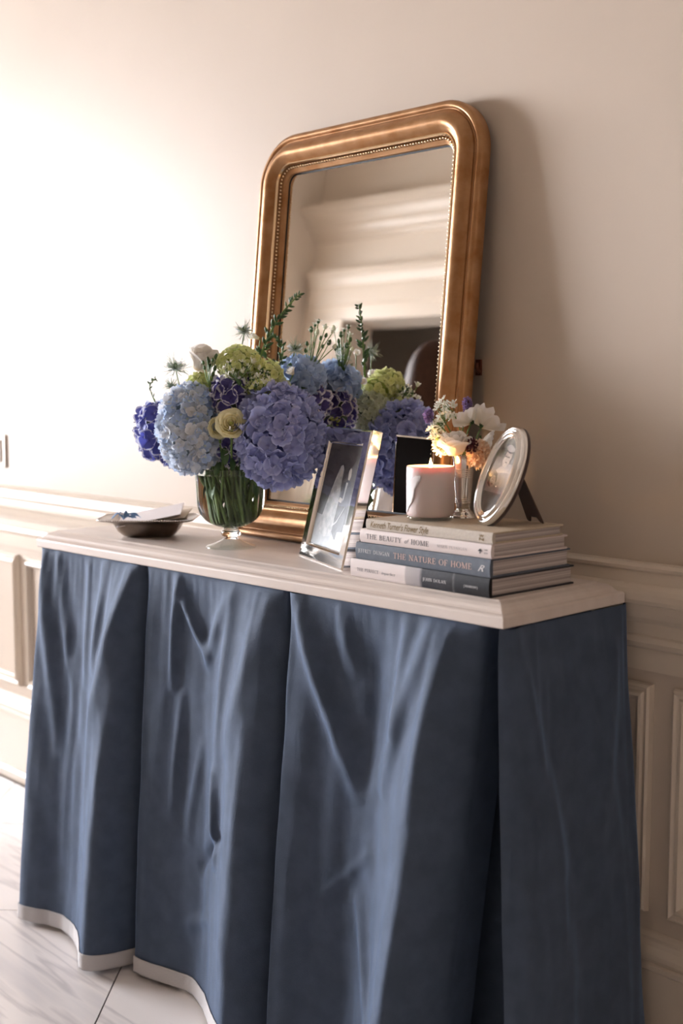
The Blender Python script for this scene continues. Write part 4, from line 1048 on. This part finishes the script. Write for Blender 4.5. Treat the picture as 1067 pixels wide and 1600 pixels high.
# --- foliage leaves tucked between the heads
t = thing('foliage_stem', 'leafy green stem filling the heart of the bouquet', 'foliage', foot_target(), group='flowers in the glass vase')
rr = random.Random(5)
stem_to(pix(362, 600, D0), t.location, .0022, m_stem, t)
for px, py, off, dx, dy, s in ((352, 590, -.02, .6, .5, .030), (390, 575, -.01, .7, .2, .032), (415, 560, .0, -.4, .8, .026), (360, 606, -.03, -.8, .1, .026), (350, 700, -.09, .1, -.7, .030), (372, 708, -.09, .3, -.8, .028), (505, 668, -.01, .8, .3, .024), (508, 655, -.005, .6, .5, .022), (430, 612, -.01, .5, .5, .028), (400, 556, .0, -.5, .6, .024), (345, 722, -.08, -.3, -.5, .026), (362, 716, -.09, .1, -.4, .024), (465, 610, -.02, .6, .3, .022), (330, 600, -.03, .3, .6, .022), (452, 566, .01, .5, .4, .024)):
    put(lf_big if rr.random() < .5 else lf_dark, 'leaf', t, pix(px, py, D0 + off), RIGHT * dx + Vector((0, 0, dy)) - FH * .3, s, rr.uniform(-.5, .5))
# stray stems crossing in the water
for k in range(34):
    w = k * 2.399; rr_ = .018 + .034 * ((k * .618) % 1)
    top = VB + Vector((rr_ * 1.15 * math.cos(w), rr_ * 1.15 * math.sin(w), .165)); rb_ = .020 + .022 * ((k * .37) % 1); bot = VB + Vector((rb_ * math.cos(w + .5 + (k % 5) * .35), rb_ * math.sin(w + .5 + (k % 5) * .35), .051 + .30 * max(0, rb_ - .024)))
    t = thing('cut_stem', 'cut green flower stem crossing inside the glass vase', 'stem', bot, group='stems in the glass vase')
    mesh('stem', *tubegeo([q - bot for q in bez(top, top.lerp(bot, .3) + Vector((.006 * math.cos(w), .006 * math.sin(w), 0)), bot.lerp(top, .3), bot, 8)], .0022 + .0012 * ((k * .37) % 1), 7), m_stem if k % 2 else m_stemd, t, True)
    if k % 3 == 0:
        put(lf_dark, 'leaf', t, top.lerp(bot, .35), (math.cos(w) * .4, math.sin(w) * .4, -.7), .030)

# ------------------------------------------------------------------ silver bud vase with a posy
BX, BY = .392, -.141
bv = thing('bud_vase', 'slim ribbed silver bud vase standing on books behind the candle', 'vase', (BX, BY, BZ))
mesh('vase_body', *lathegeo(smoothprof([(.0005, .0), (.0195, .0), (.0205, .0012), (.0200, .0030), (.0175, .0052), (.0165, .0080), (.0150, .0105), (.0115, .0125), (.0108, .0150), (.0118, .0200), (.0140, .0500), (.0158, .0800), (.0172, .0930), (.0192, .0985), (.0200, .0998), (.0190, .0996), (.0160, .0930), (.0120, .0500), (.0095, .0250), (.0005, .0240)], 3), 48), m_silver, bv, True)
for z, r in ((.0245, .0122), (.0275, .0124), (.0305, .0126), (.0660, .0149), (.0690, .0151), (.0720, .0153), (.0750, .0155), (.0780, .0157)):
    V, Fc = [], []
    mesh('ring', *lathegeo([(r - .0004, z - .0011), (r + .0006, z - .0006), (r + .0008, z), (r + .0006, z + .0006), (r - .0004, z + .0011)], 40), m_silver, bv, True)
BVP = Vector((BX, BY, BZ)); D1 = (BVP - CAM).dot(FWD)
_bt = [0]
def posy(name, lbl, px, py, off, cat='flower', r=.0011, mat=None):
    _bt[0] += 1; w = _bt[0] * 2.4; ft = BVP + Vector((.005 * math.cos(w), .005 * math.sin(w), .028))
    c = pix(px, py, D1 + off); t = thing(name, lbl, cat, ft, group='flowers in the bud vase')
    nk = BVP + Vector((.010 * math.cos(w), .010 * math.sin(w), .098))
    mesh('stem', *tubegeo([q - ft for q in bez(c, c.lerp(nk, .5) + Vector((0, 0, .01)), nk, ft, 12)], r, 7), mat or m_stem, t, True)
    return t, c
t, c = posy('rose', 'creamy white rose above the candle in the bud vase', 712, 708, -.030)
rose(t, c, -RIGHT * .15 + Vector((0, 0, 1)) - FH * .25, .0265, mp_white, [(3, .05, .2, 1.25, 0, 1.3), (4, .14, .38, 1.3, .0, 1.1), (5, .26, .58, 1.28, .02, .95), (5, .40, .80, 1.15, .06, .9), (5, .50, .96, .95, .12, .85)], seed=31)
for k in range(4): put(lf_big, 'sepal', t, c, (math.cos(k * 1.57), math.sin(k * 1.57), -.6), .012)
def cosmos(lbl, px, py, off, axis, s, seed, n=6):
    t, c = posy('cosmos', lbl, px, py, off)
    for k in range(n):
        me = petals_mesh('petal', 1, 1, .95, .10, .08, mp_white, seed + k, nu=6, nv=6, lift=.45, blunt=.62)
        q = Vector(axis).normalized().to_track_quat('Z', 'Y') @ Matrix.Rotation(2 * PI * k / n, 3, 'Z').to_quaternion()
        o = bpy.data.objects.new('petal', me); COL.objects.link(o); o.parent = t; o.location = c - t.location; o.rotation_mode = 'QUATERNION'; o.rotation_quaternion = q; o.scale = (s, s, s)
    for k in range(6): put(lf_small, 'sepal', t, c - Vector(axis).normalized() * .0015, Vector(axis).normalized() * -.15 + Vector((math.cos(k * 1.05), math.sin(k * 1.05) * .4, math.sin(k * 1.05))), .010)
    return t
cosmos('white cosmos seen from behind, beside the lavender sprig', 736, 662, -.010, RIGHT * -.45 + FH * .45 + Vector((0, 0, .75)), .027, 41)
cosmos('white cosmos seen from behind, spreading over the oval frame', 752, 668, -.012, RIGHT * .55 + FH * .40 + Vector((0, 0, .70)), .030, 51)
cosmos('drooping white cosmos behind the peach carnation', 752, 690, .010, RIGHT * .8 - FH * .2 - Vector((0, 0, .25)), .026, 61)
t, c = posy('carnation', 'small peach carnation leaning out beside the oval frame', 748, 709, -.030)
cluster(t, c, (.0125, .012, .0165), PM(mp_peach, 1, .95, .1, .22, n=4, lift=.5), 46, .0078, .5, seed=71, core=M('peach_core', srgb(226, 160, 110), .7))
t, c = posy('scabiosa', 'burgundy scabiosa head between the rose and the peach carnation', 738, 697, -.038)
cluster(t, c, (.0065, .006, .0095), [bud_mesh(mp_burg)], 44, .0052, .4, name='floret', seed=72, core=M('burgundy_core', srgb(70, 26, 40), .8))
for px, py, off, lbl, sd, rz in ((730, 634, .02, 'upright lavender sprig rising behind the white cosmos', 73, .012), (669, 650, -.01, 'lavender sprig at the mirror side of the posy', 74, .0085)):
    t, c = posy('lavender', lbl, px, py, off)
    cluster(t, c, (.0048, .0048, rz), fl_lav, 30, .0040, .6, seed=sd, core=bpy.data.materials['burgundy_core'])
# airy white filler with many tiny bells
for q, (lbl, tips, sd, off) in enumerate((('sprig of greenish white filler blossom over the candle', [(683, 640), (690, 634), (696, 645), (688, 655), (680, 660), (694, 662), (702, 650), (676, 668), (684, 676), (690, 668)], 81, -.008),
                                ('drooping sprig of greenish white filler blossom beside the candle flame', [(678, 682), (684, 690), (690, 684), (680, 698), (694, 694), (698, 706), (688, 702), (674, 674)], 82, -.018),
                                ('upright sprig of pale filler blossom touching the gilded frame', [(690, 626), (697, 632), (703, 640), (708, 634), (698, 652), (706, 648)], 83, .006))):
    t, c = posy('filler_blossom', lbl, sum(x for x, y in tips) / len(tips) + 8, sum(y for x, y in tips) / len(tips) + 6, off)
    rr = random.Random(sd); geos = []
    for x, y in tips:
        for k in range(3):
            p = pix(x + rr.uniform(-4, 4), y + rr.uniform(-4, 4), D1 + off + rr.uniform(-.012, .012)); geos.append(tubegeo([c - t.location, c.lerp(p, .6) - t.location, p - t.location], .0005, 4))
            put(rr.choice(fl_star), 'floret', t, p, (p - c).normalized() + Vector((rr.uniform(-.5, .5), rr.uniform(-.5, .5), rr.uniform(-.5, .5))), .0075 * rr.uniform(.7, 1.2))
    mesh('branchlets', *join(geos), m_stem, t, True)

# ------------------------------------------------------------------ hall furnishings that only the mirror shows
# brown door in the far room
m_wood = M('reddish_brown_wood', srgb(112, 62, 42), .4, col2=srgb(90, 48, 32), nscale=6, stretch=(8, 8, 1))
dr = struct(bpy.data.objects.new('door_1', None)); COL.objects.link(dr); dr.location = (-4.86, YN, FZ)
box('door_leaf', -.47, .47, .002, .045, 0, 2.50, m_wood, dr)
for zx in ((.2, .95), (1.1, 1.75), (1.9, 2.35)):
    for xx in ((-.38, -.05), (.05, .38)): box('door_panel', xx[0], xx[1], .045, .055, zx[0], zx[1], m_wood, dr, .006)
mesh('door_knob', *lathegeo([(.001, 0), (.012, 0), (.010, .02), (.026, .035), (.024, .055), (.001, .062)], 20), m_bead, dr, True, (.41, .045, 1.05))
bpy.context.scene.objects['door_knob'].rotation_euler = (-PI / 2, 0, 0)
# slender plant stand with a white-flowered plant, reflected low in the glass
st = thing('plant_stand', 'slender cream pedestal stand in the hall corner', 'stand', (-3.42, -3.12, FZ))
mesh('pedestal', *lathegeo(smoothprof([(.001, 0), (.14, 0), (.145, .02), (.13, .04), (.06, .07), (.035, .12), (.03, .45), (.035, .78), (.06, .83), (.15, .86), (.155, .875), (.15, .89), (.001, .89)], 3), 32), m_trim, st, True)
pt = thing('potted_plant', 'white flowering plant in a pale pot on the pedestal stand', 'plant', (-3.42, -3.12, FZ + .89))
mesh('pot', *lathegeo([(.001, 0), (.05, 0), (.055, .005), (.075, .10), (.078, .105), (.072, .105), (.066, .09), (.001, .09)], 28), m_trim, pt, True)
rr = random.Random(9)
for k in range(22):
    w = k * 2.4; e = rr.uniform(.3, 1.2); put(lf_big, 'leaf', pt, pt.location + Vector((.02 * math.cos(w), .02 * math.sin(w), .09)), (math.cos(w) * e, math.sin(w) * e, 1), rr.uniform(.10, .17), 0)
for k in range(12):
    w = k * 2.4 + 1; p = pt.location + Vector((.07 * math.cos(w), .07 * math.sin(w), .16 + rr.uniform(0, .1))); put(fl_star[k % 3], 'blossom', pt, p, (math.cos(w), math.sin(w), .8), .030)
# blue upholstered hall chair
ch = thing('hall_chair', 'slate blue upholstered high-backed chair in the hall corner', 'chair', (-3.88, -2.94, FZ), (0, 0, -PI / 2))
box('seat', -.24, .24, -.24, .24, .38, .48, m_velvet, ch, .03, 4); box('backrest', -.24, .24, -.25, -.17, .46, 1.16, m_velvet, ch, .035, 4)
for sx in (-1, 1):
    for sy in (-1, 1):
        mesh('leg', *tubegeo([(sx * .20, sy * .20, 0), (sx * .205, sy * .205, .39)], [.014, .022], 10), m_wood, ch, True)

# ------------------------------------------------------------------ woman standing in the hall, glimpsed in the mirror
def skin_body(name, J, E, root_i, mat, parent, lv=2):
    me = bpy.data.meshes.new(name); me.from_pydata([j[0] for j in J], E, []); me.update()
    o = link(name, me, None, parent); sk = o.modifiers.new('skin', 'SKIN'); sk.use_smooth_shade = True
    for i, j in enumerate(J):
        r = j[1] if hasattr(j[1], '__len__') else (j[1], j[1]); me.skin_vertices[0].data[i].radius = r
    me.skin_vertices[0].data[root_i].use_root = True
    sb = o.modifiers.new('sub', 'SUBSURF'); sb.levels = lv; sb.render_levels = lv
    dg = bpy.context.evaluated_depsgraph_get(); nm = bpy.data.meshes.new_from_object(o.evaluated_get(dg)); o.modifiers.clear(); o.data = nm
    nm.name = name; nm.materials.clear(); nm.materials.append(mat); nm.polygons.foreach_set('use_smooth', [True] * len(nm.polygons)); return o
m_skin = M('skin', srgb(214, 170, 146), .5); m_hair = M('brown_hair', srgb(74, 50, 38), .7, col2=srgb(50, 34, 27), nscale=40, stretch=(6, 6, .6), Specular_IOR_Level=.1); m_dress = M('pale_grey_dress', srgb(196, 192, 194), .8)
pe = thing('person', 'person in pale grey dress with long brown hair reflected in the mirror', 'person', (-1.47, -1.78, FZ), (0, 0, 2.5))
J, E_ = [], []
def jt(p, r, par=None):
    J.append((p, r)); 
    if par is not None: E_.append((par, len(J) - 1))
    return len(J) - 1
pel = jt((0, 0, .90), (.145, .10)); wa = jt((0, .005, 1.03), (.115, .085), pel); chs = jt((0, .0, 1.20), (.135, .095), wa); shd = jt((0, -.005, 1.325), (.10, .07), chs)
nk = jt((0, .0, 1.39), .046, shd); hd0 = jt((0, .012, 1.44), (.055, .065), nk); hd1 = jt((0, .018, 1.50), (.070, .086), hd0); hd2 = jt((0, .012, 1.565), (.066, .080), hd1)
for sx in (-1, 1):
    a = jt((sx * .155, 0, 1.31), .050, shd); b = jt((sx * .20, -.01, 1.06), .036, a); c_ = jt((sx * .205, .05, .86), .024, b); h = jt((sx * .203, .065, .81), (.030, .015), c_); p_ = jt((sx * .20, .075, .775), (.034, .014), h)
    for k, (dy, dz, ln) in enumerate(((-.024, -.03, .055), (-.008, -.034, .066), (.008, -.034, .062), (.023, -.03, .05))):
        f1 = jt((sx * .197, .078 + dy, .775 + dz), .0085, p_); f2 = jt((sx * .188, .083 + dy, .775 + dz - ln * .5), .0078, f1); jt((sx * .175, .088 + dy, .775 + dz - ln), .0065, f2)
    t1 = jt((sx * .185, .095, .80), .0100, h); jt((sx * .172, .108, .765), .0080, t1)
    hp = jt((sx * .085, 0, .84), .088, pel); kn = jt((sx * .088, .012, .47), .056, hp); an = jt((sx * .09, -.01, .08), .036, kn); fo = jt((sx * .095, .05, .035), (.036, .028), an); jt((sx * .10, .13, .025), (.034, .02), fo)
body = skin_body('body', J, E_, pel, m_skin, pe)
# face details
for sx in (-1, 1):
    mesh('eye', *lathegeo([(.001, -.010), (.008, -.006), (.0105, 0), (.008, .006), (.001, .010)], 12), m_white, body, True, (sx * .030, .090, 1.508))
    mesh('ear', *lathegeo([(.002, -.026), (.010, -.018), (.013, 0), (.012, .016), (.002, .026)], 12), m_skin, body, True, (sx * .076, .005, 1.495))
mesh('nose', [(0, .098, 1.515), (-.012, .096, 1.474), (.012, .096, 1.474), (0, .118, 1.478)], [(0, 1, 3), (0, 3, 2), (1, 2, 3)], m_skin, body)
mesh('mouth', *tubegeo([(-.022, .094, 1.452), (0, .101, 1.451), (.022, .094, 1.452)], [.002, .005, .002], 8), M('lips', srgb(176, 96, 90), .5), body, True)
# hair: cap over the skull falling to the shoulders
V, Fc = [], []; nr, na = 14, 28
for i in range(nr + 1):
    tt = i / nr
    for k in range(na):
        w = 2 * PI * k / na; front = max(0, math.sin(w))
        if tt < .45:
            ph_ = tt / .45 * PI / 2; rx, ry, z = .092 * math.sin(ph_), .108 * math.sin(ph_), 1.515 + .125 * math.cos(ph_)
        else:
            s_ = (tt - .45) / .55; rx, ry, z = .092 + .020 * s_, .108 - .010 * s_, 1.515 - .27 * s_
            if front > .35: z = 1.515 + (.06 * (front - .35)); rx *= .98
        wob = 1 + .03 * math.sin(7 * w + 4 * tt)
        V.append((rx * math.cos(w) * wob, ry * math.sin(w) * wob + .002 - .01 * max(0, tt - .5), z))
for i in range(nr):
    for k in range(na): Fc.append((i * na + k, i * na + (k + 1) % na, (i + 1) * na + (k + 1) % na, (i + 1) * na + k))
hr = mesh('hair', V, Fc, m_hair, pe, True); sdf = hr.modifiers.new('t', 'SOLIDIFY'); sdf.thickness = .012
# dress from shoulders to below the knee
V, Fc = [], []; rows_ = [(1.335, .165, .075), (1.30, .185, .098), (1.20, .150, .112), (1.05, .130, .102), (.92, .165, .128), (.75, .185, .150), (.55, .200, .165), (.38, .215, .175)]; na = 36
for z, rx, ry in rows_:
    for k in range(na):
        w = 2 * PI * k / na; f_ = 1 + (.03 * math.sin(9 * w) if z < .9 else 0); V.append((rx * math.cos(w) * f_, ry * math.sin(w) * f_, z))
for i in range(len(rows_) - 1):
    for k in range(na): Fc.append((i * na + k, i * na + (k + 1) % na, (i + 1) * na + (k + 1) % na, (i + 1) * na + k))
dsr = mesh('dress', V, Fc, m_dress, pe, True); sdf = dsr.modifiers.new('t', 'SOLIDIFY'); sdf.thickness = .004
